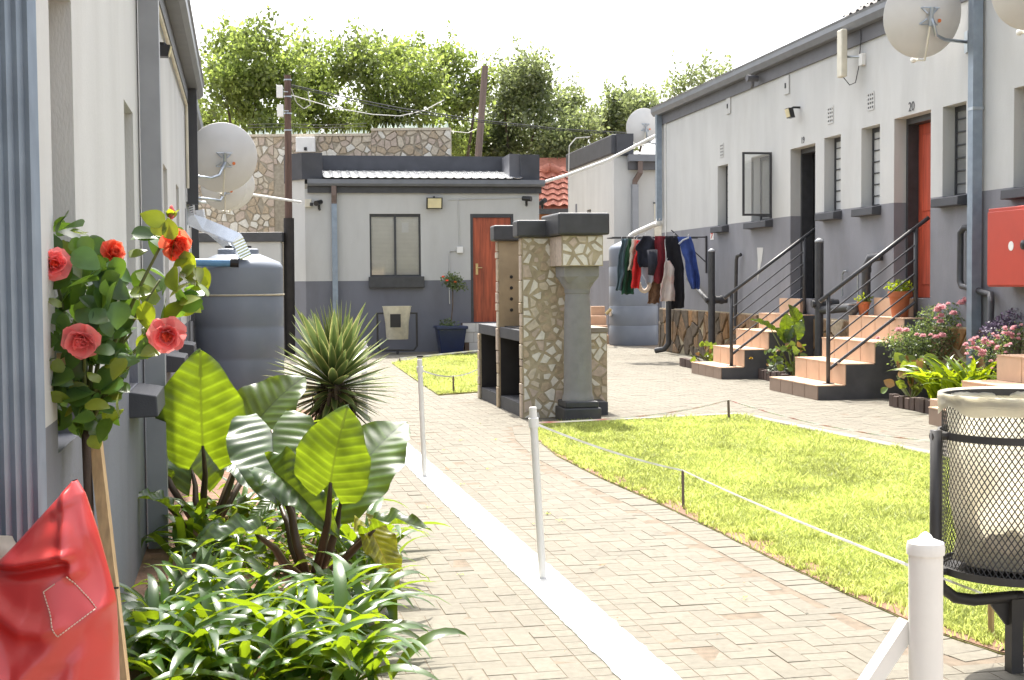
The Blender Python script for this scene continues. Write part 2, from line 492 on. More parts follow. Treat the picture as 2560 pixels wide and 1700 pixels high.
def stones(F, polys, o, mats, wts, rnd, parent, thick=0.02, most=300, name="stone"):
    def area(P): return abs(sum(P[k - 1][0] * P[k][1] - P[k][0] * P[k - 1][1] for k in range(len(P)))) / 2
    polys = sorted(polys, key=area, reverse=True)
    rest = {}
    for k, P in enumerate(polys):
        t = thick * rnd.uniform(0.6, 1.4)
        mt = rnd.choices(mats, wts)[0]
        cx = sum(p[0] for p in P) / len(P); cz = sum(p[1] for p in P) / len(P)
        mb = MB() if k < most else rest.setdefault(mt, MB())
        n = len(P)
        front = [F.p(cx + (a - cx) * 0.93, o + t, cz + (b - cz) * 0.93) for a, b in P]
        mid = [F.p(a, o + t * 0.7, b) for a, b in P]
        back = [F.p(a, o - 0.006, b) for a, b in P]
        i = mb.add(front); j = mb.add(mid); l = mb.add(back)
        mb.f.append(tuple(range(i, i + n)))
        for q in range(n):
            r = (q + 1) % n
            mb.f.append((j + q, j + r, i + r, i + q)); mb.f.append((l + q, l + r, j + r, j + q))
        if k < most: build(name, mb, mt, parent)
    for mt, mb in rest.items():
        build("small_stones", mb, mt, parent)["kind"] = "stuff"

def wall(F, s0, s1, z0, z1, holes, zs, depth, parent, up="paint_white", low="paint_grey", soff=None):
    """painted wall with openings and reveals, split at height zs into two coats of paint"""
    A, B = MB(), MB()
    S = sorted({s0, s1, *[h[0] for h in holes], *[h[1] for h in holes]})
    Zs = sorted({z0, z1, zs, *[h[2] for h in holes], *[h[3] for h in holes]})
    for a, b in zip(S, S[1:]):
        for c, d in zip(Zs, Zs[1:]):
            if any(h[0] <= a and b <= h[1] and h[2] <= c and d <= h[3] for h in holes): continue
            (A if c >= zs else B).quad(F.p(a, 0, c), F.p(b, 0, c), F.p(b, 0, d), F.p(a, 0, d))
    for a, b, c, d in holes:
        for x in (a, b):
            for lo, hi, t in ((c, min(d, zs), B), (max(c, zs), d, A)):
                if hi > lo: t.quad(F.p(x, 0, lo), F.p(x, -depth, lo), F.p(x, -depth, hi), F.p(x, 0, hi))
        A.quad(F.p(a, 0, d), F.p(b, 0, d), F.p(b, -depth, d), F.p(a, -depth, d))
        (A if c >= zs else B).quad(F.p(a, 0, c), F.p(b, 0, c), F.p(b, -depth, c), F.p(a, -depth, c))
    # returns at both ends
    for x in (s0, s1):
        A.quad(F.p(x, 0, zs), F.p(x, -2.5, zs), F.p(x, -2.5, z1), F.p(x, 0, z1))
        B.quad(F.p(x, 0, z0), F.p(x, -2.5, z0), F.p(x, -2.5, zs), F.p(x, 0, zs))
    A.quad(F.p(s0, -2.5, z0), F.p(s1, -2.5, z0), F.p(s1, -2.5, z1), F.p(s0, -2.5, z1))
    build("wall", A, up, parent); build("wall_base", B, low, parent)

# ------------------------------------------------------------------ ground, paving, lawn, bed
g = MB(); g.box(WF, -300, 300, -400, 100, -0.5, -0.07)
struct("ground", g, "far_ground")
LAWN = [(0.17, 12.25), (0.20, 11.3), (0.33, 10.2), (0.58, 9.05), (0.84, 8.05), (1.06, 7.1), (1.24, 6.26), (1.40, 5.6), (1.55, 5.05), (1.70, 4.72), (2.0, 4.5), (2.9, 4.25), (5.3, 3.9),
        (4.35, 5.4), (3.34, 8.84), (3.05, 9.95), (2.15, 12.95), (1.2, 12.6)]
LAWN2 = [(-0.86, 15.75), (-0.30, 16.2), (0.05, 20), (-0.4, 24.3), (-1.1, 24.2), (-1.95, 22.0), (-1.35, 18.5)]
BED = [(-0.60, 3.2), (-0.55, 4.6), (-0.75, 6.0), (-1.05, 8.0), (-1.5, 10.5), (-1.45, 12.4), (-1.75, 13.4), (-2.3, 14.2), (-3.4, 14.0), (-3.2, 12.8), (-1.0, 2.6)]
pv = MB()
pv.poly([(-6, 2.2, -0.0017), (7, 2.2, -0.0017), (7, 30, -0.0017), (-6, 30, -0.0017)])
paving = struct("paving", pv, "joint_sand")
U = 0.0865
def brickmesh(L, W, mb=None, P=None, ang=0.0, dz=0.0, tilt=(0, 0)):
    """a paver with a worn chamfer, L along x"""
    own = mb is None
    mb = mb or MB(); P = P or Vector((0, 0, 0))
    ca, sa = math.cos(ang), math.sin(ang)
    def t(x, y, z):
        z = z + dz + x * tilt[0] + y * tilt[1]
        return (P[0] + x * ca - y * sa, P[1] + x * sa + y * ca, z)
    l, h, c = L / 2, W / 2, 0.0012
    i = mb.add([t(-l, -h, -0.03), t(l, -h, -0.03), t(l, h, -0.03), t(-l, h, -0.03), t(-l, -h, -c), t(l, -h, -c), t(l, h, -c), t(-l, h, -c),
                t(-l + c, -h + c, 0), t(l - c, -h + c, 0), t(l - c, h - c, 0), t(-l + c, h - c, 0)])
    for k in range(4):
        m = (k + 1) % 4
        mb.f.append((i + k, i + m, i + 4 + m, i + 4 + k)); mb.f.append((i + 4 + k, i + 4 + m, i + 8 + m, i + 8 + k))
    mb.f.append((i + 8, i + 9, i + 10, i + 11))
    return mb
J = 0.0035
def visible(P, m=80):
    v = Vector(P) - CAM; wv = v.dot(FW)
    if wv < 0.5: return False
    x = CX + FPX * v.dot(IR) / wv; y = CY - FPX * v.dot(IU) / wv
    return -m < x < 2560 + m and -m < y < 1700 + m
pa = math.atan2(PF.a.y, PF.a.x)
def inside(P, poly, marg=0.0):
    return inpoly(P[0], P[1], poly)
lawn_c = Vector((2.4, 8.5)); 
def shrink(poly, k, c):
    return [(c[0] + (x - c[0]) * k, c[1] + (y - c[1]) * k) for x, y in poly]
L_IN, L2_IN, B_IN = shrink(LAWN, 0.88, (2.2, 8.5)), shrink(LAWN2, 0.8, (-0.8, 20)), shrink(BED, 0.8, (-1.6, 8.5))
bricks = []; halves = []
def edge_dist(P):
    """distance to the middle of the header course along the lawn"""
    best = 9.0
    for (x0, y0), (x1, y1) in zip(LAWN[:9], LAWN[1:10]):
        dx, dy = x1 - x0, y1 - y0; l2 = dx * dx + dy * dy
        t_ = max(0.0, min(1.0, ((P[0] - x0) * dx + (P[1] - y0) * dy) / l2))
        best = min(best, math.hypot(P[0] - x0 - dx * t_ + U * 0.95, P[1] - y0 - dy * t_ + 0.02))
    return best
def trybrick(s, o, along):
    P = PF.p(s, o, 0)
    if not visible(P, 650) or P.y > 27.5: return
    if P.y < 12.6 and edge_dist(P) < 1.55 * U: return
    if inside(P, L_IN) or inside(P, L2_IN) or inside(P, B_IN): return
    bricks.append((P.length, P, pa if along else pa + math.pi / 2))
for k in range(-10, 290):                       # the two header courses under the painted line
    for o in (-0.1, 0.1):
        trybrick((k + 0.5) * U, o * 10 * U, False)
for side in (-1, 1):
    for i in range(0, 76):
        for j in range(-22, 280):
            m = (i - j) % 4
            if m == 0:   # across the path
                trybrick((j + 0.5) * U, side * (2 * U + i * U + U), False)
            elif m == 1 and i == 0:  # half paver against the header course
                halves.append(((j + 0.5) * U, side * 2.5 * U))
            elif m == 3:  # along the path
                trybrick(j * U + U, side * (2 * U + i * U + U / 2), True)
bricks.sort(key=lambda b: b[0] + (0 if visible(b[1], 10) else 1000))
pm = brickmesh(2 * U - J, U - J).mesh("paver"); pm.materials.append(MATS["paver"])
rest = MB()
for k, (d_, P, ang) in enumerate(bricks):
    near_l = abs(PF.loc(P)[1]) < 0.2; q_ = 0.25 if near_l else 1.0
    dz = R.gauss(0, 0.0007) * q_; tl = (R.gauss(0, 0.003) * q_, R.gauss(0, 0.004) * q_)
    if k < 300:
        m4 = Matrix.Translation(Vector((P.x, P.y, dz))) @ Matrix.Rotation(ang, 4, 'Z') @ Matrix.Rotation(tl[0], 4, 'Y') @ Matrix.Rotation(tl[1], 4, 'X')
        inst("paver", pm, m4, paving)
    else:
        brickmesh(2 * U - J, U - J, rest, P, ang, dz, tl)
for s, o in halves:
    P = PF.p(s, o, 0)
    if visible(P, 650) and P.y < 27.5: brickmesh(U - J, U - J, rest, P, pa, R.gauss(0, 0.0012), (R.gauss(0, 0.006), R.gauss(0, 0.008)))
build("pavers", rest, "paver", paving)["kind"] = "stuff"
# header course that follows the curved edge of the lawn
edge = [Vector((x, y, 0)) for x, y in LAWN[:10]]
hc = MB(); acc = 0.0
for a, b in zip(edge, edge[1:]):
    L_ = (b - a).length; t = acc
    dv = (b - a).normalized(); nv = Vector((dv.y, -dv.x, 0))
    while t < L_:
        P = a + dv * t + nv * (U + 0.004)
        brickmesh(2 * U - J, U - J, hc, P, math.atan2(nv.y, nv.x), 0.001 + R.gauss(0, 0.0008), (R.gauss(0, 0.006), R.gauss(0, 0.008)))
        t += U
    acc = t - L_
build("edge_pavers", hc, "paver", paving)["kind"] = "stuff"
# painted line
pl = MB(); N = 220; le, re = [], []
for k in range(N + 1):
    s = -1.0 + k * 8.4 / N
    wj = 0.097 + 0.006 * mnoise.noise(Vector((s * 7, 1, 0)))
    le.append(PF.p(s, -wj + 0.010 * mnoise.noise(Vector((s * 14, 3, 0))), 0.0058)); re.append(PF.p(s, wj + 0.010 * mnoise.noise(Vector((s * 14, 9, 0))), 0.0058))
dn = Vector((0, 0, -0.008))
for k in range(N):
    pl.quad(le[k], re[k], re[k + 1], le[k + 1]); pl.quad(le[k] + dn, le[k], le[k + 1], le[k + 1] + dn); pl.quad(re[k], re[k] + dn, re[k + 1] + dn, re[k + 1])
struct("painted_line", pl, "line_paint")
# earth of the lawns and the bed
def sheet(poly, z, n=0):
    mb = MB(); mb.prism([(x, y, -0.03) for x, y in poly], (0, 0, z + 0.03), cap=False); return mb
lawn = struct("lawn", sheet(LAWN, 0.004), "lawn_soil")
lawn_b = struct("lawn", sheet(LAWN2, 0.016), "lawn_soil")
struct("garden_bed", sheet(BED, 0.014), "soil")
soil_edge = MB()
for a, b in zip(LAWN[:11], LAWN[1:12]):
    a, b = Vector((*a, 0.008)), Vector((*b, 0.008)); dv = (b - a).normalized(); nv = Vector((-dv.y, dv.x, 0))
    soil_edge.prism([a + nv * 0.003 - Vector((0, 0, .03)), b + nv * 0.003 - Vector((0, 0, .03)), b + nv * 0.17 - Vector((0, 0, .03)), a + nv * 0.17 - Vector((0, 0, .03))], (0, 0, 0.03), cap=False)
struct("soil_edge", soil_edge, "soil")
# low concrete edging strip round the lawn
kb = [Vector((x, y, 0)) for x, y in ((0.55, 12.45), (1.2, 12.66), (2.18, 13.02), (3.1, 9.97), (3.40, 8.86), (4.42, 5.4), (5.3, 3.95))]
kerb = thing("lawn_kerb", None, None, kb[0]); kerb["kind"] = "structure"
for a, b in zip(kb, kb[1:]):
    n_ = max(1, int((b - a).length / 0.95)); dv = (b - a) / n_
    nv = Vector((-dv.y, dv.x, 0)).normalized() * 0.05
    for k in range(n_):
        p, q = a + dv * (k + 0.006), a + dv * (k + 0.994)
        jit = nv * R.uniform(-0.12, 0.12)
        m = MB(); m.prism([p - nv + jit, q - nv + jit, q + nv + jit, p + nv + jit], (0, 0, 0.035 + R.uniform(-0.004, 0.004)))
        build("kerb_block", m, "concrete", kerb, bevel=0.008)
def grass(name, poly, n, parent, hmul=1.0, edgepts=None, clump=0):
    mb = MB(); xs = [p[0] for p in poly]; ys = [p[1] for p in poly]; k = 0; tries = 0
    V, Fc = mb.v, mb.f
    while k < n and tries < n * 8:
        tries += 1
        x = R.uniform(min(xs), max(xs)); y0, y1 = min(ys), max(ys)
        y = y0 + (y1 - y0) * (R.random() ** 1.35)
        if not inpoly(x, y, poly) or not visible((x, y, 0), 300): continue
        nz = mnoise.noise(Vector((x * 2.6, y * 2.6, 0))); nf = mnoise.noise(Vector((x * 9, y * 9, 4)))
        if edgepts:
            de = min((x - e[0]) ** 2 + (y - e[1]) ** 2 for e in edgepts) ** 0.5
            if de < 0.02 + 0.19 * max(0.0, nf + 0.25 + 0.6 * nz) and R.random() < 0.92: continue
        if nf < -0.42 and R.random() < 0.6: continue
        h = (0.024 + 0.020 * R.random() + 0.014 * nz + 0.010 * nf) * hmul
        if nf > 0.25 and R.random() < 0.3: h *= 1.6
        wd = (0.0011 + 0.0013 * R.random()) * (1 + 0.10 * y)
        a = R.uniform(0, 6.283); ca, sa = math.cos(a) * wd, math.sin(a) * wd
        lx, ly = R.gauss(0, 0.55) * h, R.gauss(0, 0.55) * h
        i = len(V)
        V += [Vector((x - ca, y - sa, 0.004)), Vector((x + ca, y + sa, 0.004)), Vector((x + lx * 0.4 + ca * 0.8, y + ly * 0.4 + sa * 0.8, 0.004 + h * 0.62)),
              Vector((x + lx * 0.4 - ca * 0.8, y + ly * 0.4 - sa * 0.8, 0.004 + h * 0.62)), Vector((x + lx, y + ly, 0.004 + h))]
        Fc.append((i, i + 1, i + 2, i + 3)); Fc.append((i + 3, i + 2, i + 4)); k += 1
    o = build(name, mb, "grass", parent); o["kind"] = "stuff"
    return o
eps = []
for a, b in zip(LAWN[:11], LAWN[1:12]):
    for t in range(6): eps.append((a[0] + (b[0] - a[0]) * t / 6, a[1] + (b[1] - a[1]) * t / 6))
tag(grass("grass", LAWN, 260000, None, 1.0, eps), "short sunlit grass of the wide lawn beside the paved path", "grass")
tag(grass("grass", LAWN2, 32000, None, 1.0), "short sunlit grass of the small lawn beyond the stone barbecue", "grass")
def weeds():
    for k in range(26):
        P = PF.p(R.uniform(0, 9), R.uniform(-1.0, 1.0), 0.004)
        if abs(PF.loc(P)[1]) < 0.12 or inpoly(P.x, P.y, LAWN): continue
        yield P
lm = MB()
for P in weeds():
    for q in range(R.randint(4, 9)):
        a = R.uniform(0, 6.28); l = R.uniform(0.008, 0.022); c = P + Vector((R.gauss(0, .012), R.gauss(0, .012), 0.002))
        d1 = Vector((math.cos(a), math.sin(a), 0.5)) * l; d2 = Vector((-math.sin(a), math.cos(a), 0)) * l * 0.35
        lm.quad(c, c + d1 * 0.5 + d2, c + d1, c + d1 * 0.5 - d2)
tag(build("weeds", lm, "grass"), "tiny weeds sprouting from the joints of the paving", "weeds", kind="stuff")
lt = MB()
for k in range(90):
    P = PF.p(R.uniform(-0.3, 9), R.uniform(-1.1, 1.2), 0.012)
    if inpoly(P.x, P.y, LAWN): continue
    a = R.uniform(0, 6.28); l = R.uniform(0.004, 0.012) if k > 5 else 0.03
    d1 = Vector((math.cos(a), math.sin(a), R.uniform(0, .4))) * l; d2 = Vector((-math.sin(a), math.cos(a), R.uniform(0, .4))) * l * R.uniform(.2, .7)
    lt.quad(P - d1, P - d2, P + d1, P + d2)
tag(build("leaf_litter", lt, "stone_brown"), "dry leaf litter and grit scattered over the paving", "litter", kind="stuff")

# ------------------------------------------------------------------ long building with doors 19 and 20
rb = thing("terrace_building", "long two-tone grey and white building with doors 19 and 20", "building", RB.p(2, 0, 0))
WT, WB_ = 3.16, 2.19
HOLES = [(5.93, 6.44, WB_, WT), (3.98, 4.85, WB_, WT), (2.37, 3.26, 1.05, 3.13), (1.54, 2.07, WB_, WT), (0.40, 0.92, WB_, WT), (-0.88, 0.02, 1.09, 3.17), (-1.66, -1.15, WB_, WT), (-3.1, -2.59, WB_, WT),
         (-5.0, -4.1, 1.09, 3.17)]
wall(RB, -9.0, 9.72, 0.0, 4.5, HOLES, 2.2, 0.15, rb, low="paint_grey_lit")
def window(F, h, parent, pane, nb, dep=0.14, sill=True, mull=False):
    a, b, c, d = h
    m = MB(); f = 0.035
    m.box(F, a, a + f, -dep - 0.03, -dep, c, d); m.box(F, b - f, b, -dep - 0.03, -dep, c, d)
    m.box(F, a + f, b - f, -dep - 0.03, -dep, c, c + f); m.box(F, a + f, b - f, -dep - 0.03, -dep, d - f * 1.6, d)
    if mull: m.box(F, (a + b) / 2 - 0.02, (a + b) / 2 + 0.02, -dep - 0.03, -dep + 0.004, c + f, d - f * 1.6)
    wn = build("window", m, "black_paint", parent)
    p = MB()
    if pane == "glass": p.quad(F.p(a + f, -dep - 0.017, c + f), F.p(b - f, -dep - 0.017, c + f), F.p(b - f, -dep - 0.017, d - f * 1.6), F.p(a + f, -dep - 0.017, d - f * 1.6))
    else: p.box(F, a + f, b - f, -dep - 0.02, -dep - 0.014, c + f, d - f * 1.6)
    build("pane", p, pane, wn)
    for k in range(nb):
        z = c + (d - c) * (k + 1) / (nb + 1)
        q = MB(); q.box(F, a + f, b - f, -dep - 0.012, -dep - 0.003, z - 0.007, z + 0.007); build("bar", q, "black_paint", wn)
    if sill:
        q = MB(); q.prism([F.p(a - 0.04, -0.13, c + 0.02), F.p(a - 0.04, 0.115, c - 0.02), F.p(a - 0.04, 0.12, c - 0.11), F.p(a - 0.04, -0.002, c - 0.115), F.p(a - 0.04, -0.13, c - 0.05)], F.a * (b - a + 0.08))
        build("sill", q, "paint_charcoal", wn, bevel=0.006)
    return wn
window(RB, HOLES[0], rb, "pane_curtain", 6)
wB = window(RB, HOLES[1], rb, "pane_dark", 0, mull=True)
window(RB, HOLES[3], rb, "pane_curtain", 6)
window(RB, HOLES[4], rb, "pane_curtain", 6)
window(RB, HOLES[6], rb, "pane_dark", 6)
window(RB, HOLES[7], rb, "pane_dark", 6)
# the casement that stands open, square to the wall
sa = MB(); s_ = 3.99
for o0, o1, z0, z1 in ((0.0, 0.03, 2.24, 3.16), (0.41, 0.44, 2.24, 3.16), (0.03, 0.41, 2.24, 2.27), (0.03, 0.41, 3.13, 3.16)):
    sa.box(RB, s_, s_ + 0.03, o0, o1, z0, z1)
sash = build("open_casement", sa, "black_paint", rb)
build("pane", MB().box(RB, s_ + 0.012, s_ + 0.016, 0.03, 0.41, 2.27, 3.13), "glass", sash)
build("stay_arm", MB().tube([RB.p(s_ + 0.03, 0.3, 2.25), RB.p(s_ + 0.3, -0.1, 2.24)], 0.008, 6), "black_paint", sash)
def door_frame(F, h, parent, leaf, dep=0.15):
    a, b, c, d = h
    m = MB(); e = 0.17
    m.box(F, a, a + 0.05, -dep - e, -dep, c, d); m.box(F, b - 0.05, b, -dep - e, -dep, c, d); m.box(F, a + 0.05, b - 0.05, -dep - e, -dep, d - 0.07, d)
    fr_ = build("door_frame", m, "black_paint", parent)
    if leaf:
        q = MB(); q.box(F, a + 0.05, b - 0.05, -dep - e, -dep - e + 0.04, c, d - 0.07)
        for zz in ((c + 0.15, c + 0.85), (c + 1.0, d - 0.2)):
            q.box(F, a + 0.16, b - 0.16, -dep - e + 0.04, -dep - e + 0.052, *zz)
        lf = build("door", q, leaf, fr_, bevel=0.006)
        build("handle", MB().box(F, a + 0.09, a + 0.13, -dep - e + 0.053, -dep - e + 0.075, c + 0.95, c + 1.12), "brass", fr_)
    return fr_
door_frame(RB, HOLES[5], rb, "door_red")
door_frame(RB, HOLES[8], rb, "door_red")
door_frame(RB, HOLES[2], rb, None)
q = MB(); q.box(RB, 3.17, 3.21, -1.0, -0.33, 1.06, 3.05); build("door", q, "black_paint", rb)["label"] = "black door standing open inward"
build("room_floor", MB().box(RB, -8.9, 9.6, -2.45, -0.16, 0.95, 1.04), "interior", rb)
# threshold, plinth with rubble stones
plinth = build("plinth", MB().box(RB, -9.0, 9.74, 0.001, 0.03, 0.0, 0.80), "mortar", rb)
r2 = random.Random(3)
for a, b in ((3.62, 9.72), (0.53, 2.28), (-3.45, -0.98)):
    stones(RB, crazy(a, b, 0.01, 0.79, 0.27, (0.006, 0.02), r2), 0.03, ["stone_brown", "stone_rust", "stone_dark", "stone_tan"], [4, 2, 4, 1], r2, plinth, 0.035)
# gutter, fascia, roof
gm = MB(); gp = [(0.03, 4.37), (0.12, 4.37), (0.165, 4.44), (0.165, 4.50), (0.18, 4.53), (0.15, 4.53), (0.15, 4.45), (0.11, 4.40), (0.03, 4.40)]
gm.prism([RB.p(-9.0, a, b) for a, b in gp], RB.a * 18.85)
build("gutter", gm, "gutter_grey", rb)
build("fascia", MB().box(RB, -9.0, 9.73, 0.002, 0.028, 4.19, 4.49), "fascia_grey", rb)
rf = MB(); rf.quad(RB.p(-9, 0.12, 4.52), RB.p(9.8, 0.12, 4.52), RB.p(9.8, -2.55, 4.62), RB.p(-9, -2.55, 4.62)); rf.quad(RB.p(-9, 0.12, 4.51), RB.p(9.8, 0.12, 4.51), RB.p(9.8, -2.55, 4.5), RB.p(-9, -2.55, 4.5))
roof = build("roof", rf, "galv", rb)
# dark tiled pitch set back on the roof: each tile a piece
ts, tz = RB.px(2107, 46, -1.4)
tm = MB()
tm.grid(6, 1, lambda u, v: (u * 0.24, v * 0.34, 0.03 * math.sin(u * 6.283 * 1.0) + 0.012 * (1 - v)))
tme = tm.mesh("roof_tile", smooth=True); tme.materials.append(MATS["roof_tile_dark"])
up = (RB.o * -1 * 0.90 + Vector((0, 0, 0.44))).normalized()
for r_ in range(4):
    for k in range(22):
        P = RB.p(ts - 0.24 * k, -1.4, tz) + up * 0.30 * r_ + Vector((0, 0, 0.012 * r_))
        inst("roof_tile", tme, aim(P, up, Vector((0, 0, 1)), 1.0) , roof)
build("tile_batten", MB().box(RB, ts - 0.24 * 22, ts + 0.2, -3.0, -1.42, 4.6, tz - 0.01), "fascia_grey", roof)
# down pipes
def sqpipe(F, s, o, z0, z1, w_, name, mat, parent, flutes=0):
    m = MB()
    if not flutes: m.box(F, s - w_ / 2, s + w_ / 2, o, o + w_, z0, z1)
    else:
        n = flutes * 4; ring = []
        cs, co = s, o + w_ / 2
        per = []
        for side in range(4):
            for k in range(n):
                t = -1 + 2 * k / n
                bumpv = 0.5 * w_ * (0.93 + 0.07 * math.cos(k / n * flutes * 2 * math.pi))
                per.append(((t * w_ / 2, -bumpv), (bumpv, t * w_ / 2), (-t * w_ / 2, bumpv), (-bumpv, -t * w_ / 2))[side])
        m.prism([F.p(cs + a, co + b, z0) for a, b in per], (0, 0, z1 - z0))
    return build(name, m, mat, parent)
sdp = RB.px(2437, 480, 0.08)[0]
dp = sqpipe(RB, sdp, 0.03, 0.0, 4.38, 0.105, "downpipe", "fluted_steel", rb)
build("pipe_clip", MB().box(RB, sdp - 0.06, sdp + 0.06, 0.02, 0.14, 3.02, 3.05), "galv", dp)
dp2 = sqpipe(RB, 9.62, 0.03, 2.42, 4.38, 0.10, "downpipe", "fluted_steel", rb)
build("corner_conduit", MB().tube([RB.p(9.40, 0.015, 4.2), RB.p(9.40, 0.015, 0.8)], 0.012, 6), "plastic_white", rb)
el = MB(); el.tube([RB.p(9.62, 0.08, 2.46), RB.p(9.62, 0.08, 2.36), D(1640, 560, 26.0), D(1590, 582, 27.2), D(1577, 590, 27.8), D(1576, 602, 27.9)], 0.055, 10)
build("elbow_pipe", el, "dish_grey", rb, smooth=True)
# air bricks: a plate of little bars over a dark gap
def airbrick(F, s, z, parent, w_=0.17, h_=0.2):
    m = MB()
    for k in range(4): m.box(F, s - w_ / 2 + k * w_ / 3 - 0.009, s - w_ / 2 + k * w_ / 3 + 0.009, 0.001, 0.008, z - h_ / 2, z + h_ / 2)
    for k in range(5): m.box(F, s - w_ / 2, s + w_ / 2, 0.001, 0.0074, z - h_ / 2 + k * h_ / 4 - 0.012, z - h_ / 2 + k * h_ / 4 + 0.012)
    ab = build("air_brick", m, "paint_white", parent)
    build("gap", MB().box(F, s - w_ / 2, s + w_ / 2, 0.0005, 0.002, z - h_ / 2, z + h_ / 2), "interior", ab)
for s, z in ((6.22, 3.40), (1.86, 3.44), (0.65, 3.46)): airbrick(RB, s, z, rb)
for s, z in ((5.86, 4.07), (3.37, 4.04)):
    vt = build("wall_vent", MB().box(RB, s - 0.09, s + 0.09, 0.001, 0.02, z - 0.13, z + 0.13), "paint_white", rb, bevel=0.004)
    build("flap", MB().box(RB, s + 0.01, s + 0.05, 0.02, 0.028, z - 0.04, z + 0.03), "plastic_black", vt)
def number(txt, F, s, z, size, parent):
    cu = bpy.data.curves.new("house_number", 'FONT'); cu.body = txt; cu.size = size; cu.extrude = 0.002
    cu.align_x = 'CENTER'
    cu.materials.append(MATS["black_paint"])
    o = bpy.data.objects.new("house_number", cu); C.objects.link(o); o.parent = parent
    x = F.o.cross(Vector((0, 0, -1))); P = F.p(s, 0.004, z) - worldloc(parent)
    x = Vector((0, 0, 1)).cross(F.o)
    o.matrix_local = Matrix(((x.x, 0, F.o.x, P.x), (x.y, 0, F.o.y, P.y), (x.z, 1, F.o.z, P.z), (0, 0, 0, 1)))
    bpy.context.view_layer.update()
    me = bpy.data.meshes.new_from_object(o); mw = o.matrix_local.copy(); bpy.data.objects.remove(o)
    o = bpy.data.objects.new("house_number", me); C.objects.link(o); o.parent = parent; o.matrix_local = mw
    o["label"] = "black house number " + txt
number("19", RB, 2.80, 3.17, 0.125, rb); number("20", RB, -0.42, 3.21, 0.15, rb)
# glass reflection cast on the grey coat, painted as a pale patch
pp = MB(); pp.poly([RB.p(s, 0.004, z) for s, z in (RB.px(1893, 619), RB.px(1909, 619), RB.px(1905, 650), RB.px(1897, 690), RB.px(1894, 705), RB.px(1895, 650))])
build("reflection_patch", pp, "paint_white", rb)

# ------------------------------------------------------------------ staircases
def stairs(s0, s1, label, top, rail=None, lo=0):
    Zt = [0.16, 0.39, 0.62, top]; On = [1.34, 1.02, 0.68, 0.34]
    t = thing("staircase", label, "stairs", RB.p((s0 + s1) / 2, 1.34, 0), "tiled stairs up to the doors")
    core = MB()
    for k in range(4):
        core.box(RB, s0 + 0.006, s1 - 0.006, 0.032 if k == 3 else On[k + 1] - 0.012, On[k] - 0.012, 0.0, Zt[k] - 0.012)
    build("side_wall", core, "stair_side", t)
    n = 4; ds = (s1 - s0) / n
    for k in range(4):
        z0 = 0 if k == 0 else Zt[k - 1]
        for q in range(n):
            a, b = s0 + q * ds + 0.006, s0 + (q + 1) * ds - 0.006
            build("riser_tile", MB().box(RB, a, b, On[k] - 0.011, On[k], z0 + (0.002 if k else 0.0), Zt[k] - 0.0125), "tile_brown" if k == 0 else "tile_peach", t)
            back = 0.033 if k == 3 else On[k + 1] + 0.001
            build("tread_tile", MB().box(RB, a, b, back, On[k] + 0.006, Zt[k] - 0.011, Zt[k]), "tile_peach", t)
    if rail:
        s, hi = rail
        rl = build("handrail", MB().tube([RB.p(s, 1.22, 1.07), RB.p(s, -0.06, 1.99)], 0.024, 8), "black_paint", t, smooth=True)
        for o, z0, z1 in ((1.12, Zt[0], 1.13), (0.09, Zt[3], 1.88)):
            build("post", MB().tube([RB.p(s, o, z0), RB.p(s, o, z1)], 0.024, 8), "black_paint", rl, smooth=True)
            build("base_plate", MB().box(RB, s - 0.05, s + 0.05, o - 0.05, o + 0.05, z0, z0 + 0.008), "black_paint", rl)
        for k in range(5):
            za, zb = 0.32 + k * 0.155, 1.05 + k * 0.160
            build("rail", MB().tube([RB.p(s, 1.11, za), RB.p(s, 0.10, zb)], 0.018 if k == 0 else 0.009, 6), "black_paint", rl)
    th = MB(); th.box(RB, s0 + 0.35, s1 - 0.18, 0.0335, 0.10, Zt[3] + 0.001, 1.05 if lo else 1.09)
    build("threshold", th, "tile_peach", t)
    return t
stairs(2.30, 3.60, "tiled stairs with black railing leading to the dark open doorway 19", 0.84, (2.52, 0), 1)
stairs(-0.95, 0.51, "tiled stairs with black railing and terracotta pots below red door 20", 0.88, (-0.72, 0))
stairs(-5.2, -3.5, "partly hidden tiled stairs behind the wire mesh bin", 0.88)

# ------------------------------------------------------------------ building along the bed, close on the left
M("pipe_grey", (0.27, 0.28, 0.30), 0.55, 0.08, 6)
lb = thing("long_building", "white and grey building with downpipes close beside the rose tree", "building", LB.p(-5, 0, 0))
LH = [(-9.65, -9.15, 0.88, 2.15), (-7.3, -6.8, 0.86, 2.11), (-4.25, -3.75, 0.86, 2.10), (-2.42, -1.92, 0.86, 2.10)]
wall(LB, -12.5, 0.33, -0.05, 3.2, LH, 0.97, 0.10, lb)
for h in LH: window(LB, h, lb, "pane_curtain", 0, dep=0.095, sill=h is not LH[0])
build("gutter", MB().prism([LB.p(-12.5, a, b) for a, b in ((0.035, 3.13), (0.12, 3.13), (0.155, 3.17), (0.155, 3.25), (0.17, 3.27), (0.14, 3.27), (0.14, 3.19), (0.035, 3.16))], LB.a * 12.95), "gutter_grey", lb)
build("fascia", MB().box(LB, -12.5, 0.34, 0.002, 0.033, 3.0, 3.22), "fascia_grey", lb)
rf = MB(); rf.quad(LB.p(-12.5, 0.13, 3.255), LB.p(0.4, 0.13, 3.255), LB.p(0.4, -2.6, 3.7), LB.p(-12.5, -2.6, 3.7)); build("roof", rf, "galv", lb)
build("conduit", MB().tube([LB.p(-12.5, 0.02, 2.965), LB.p(-0.45, 0.02, 2.965), LB.p(-0.42, 0.02, 2.9), LB.p(-0.42, 0.02, 2.2)], 0.014, 6), "plastic_cream", lb)
sqpipe(LB, -6.42, 0.01, -0.05, 3.12, 0.095, "downpipe", "pipe_grey", lb)
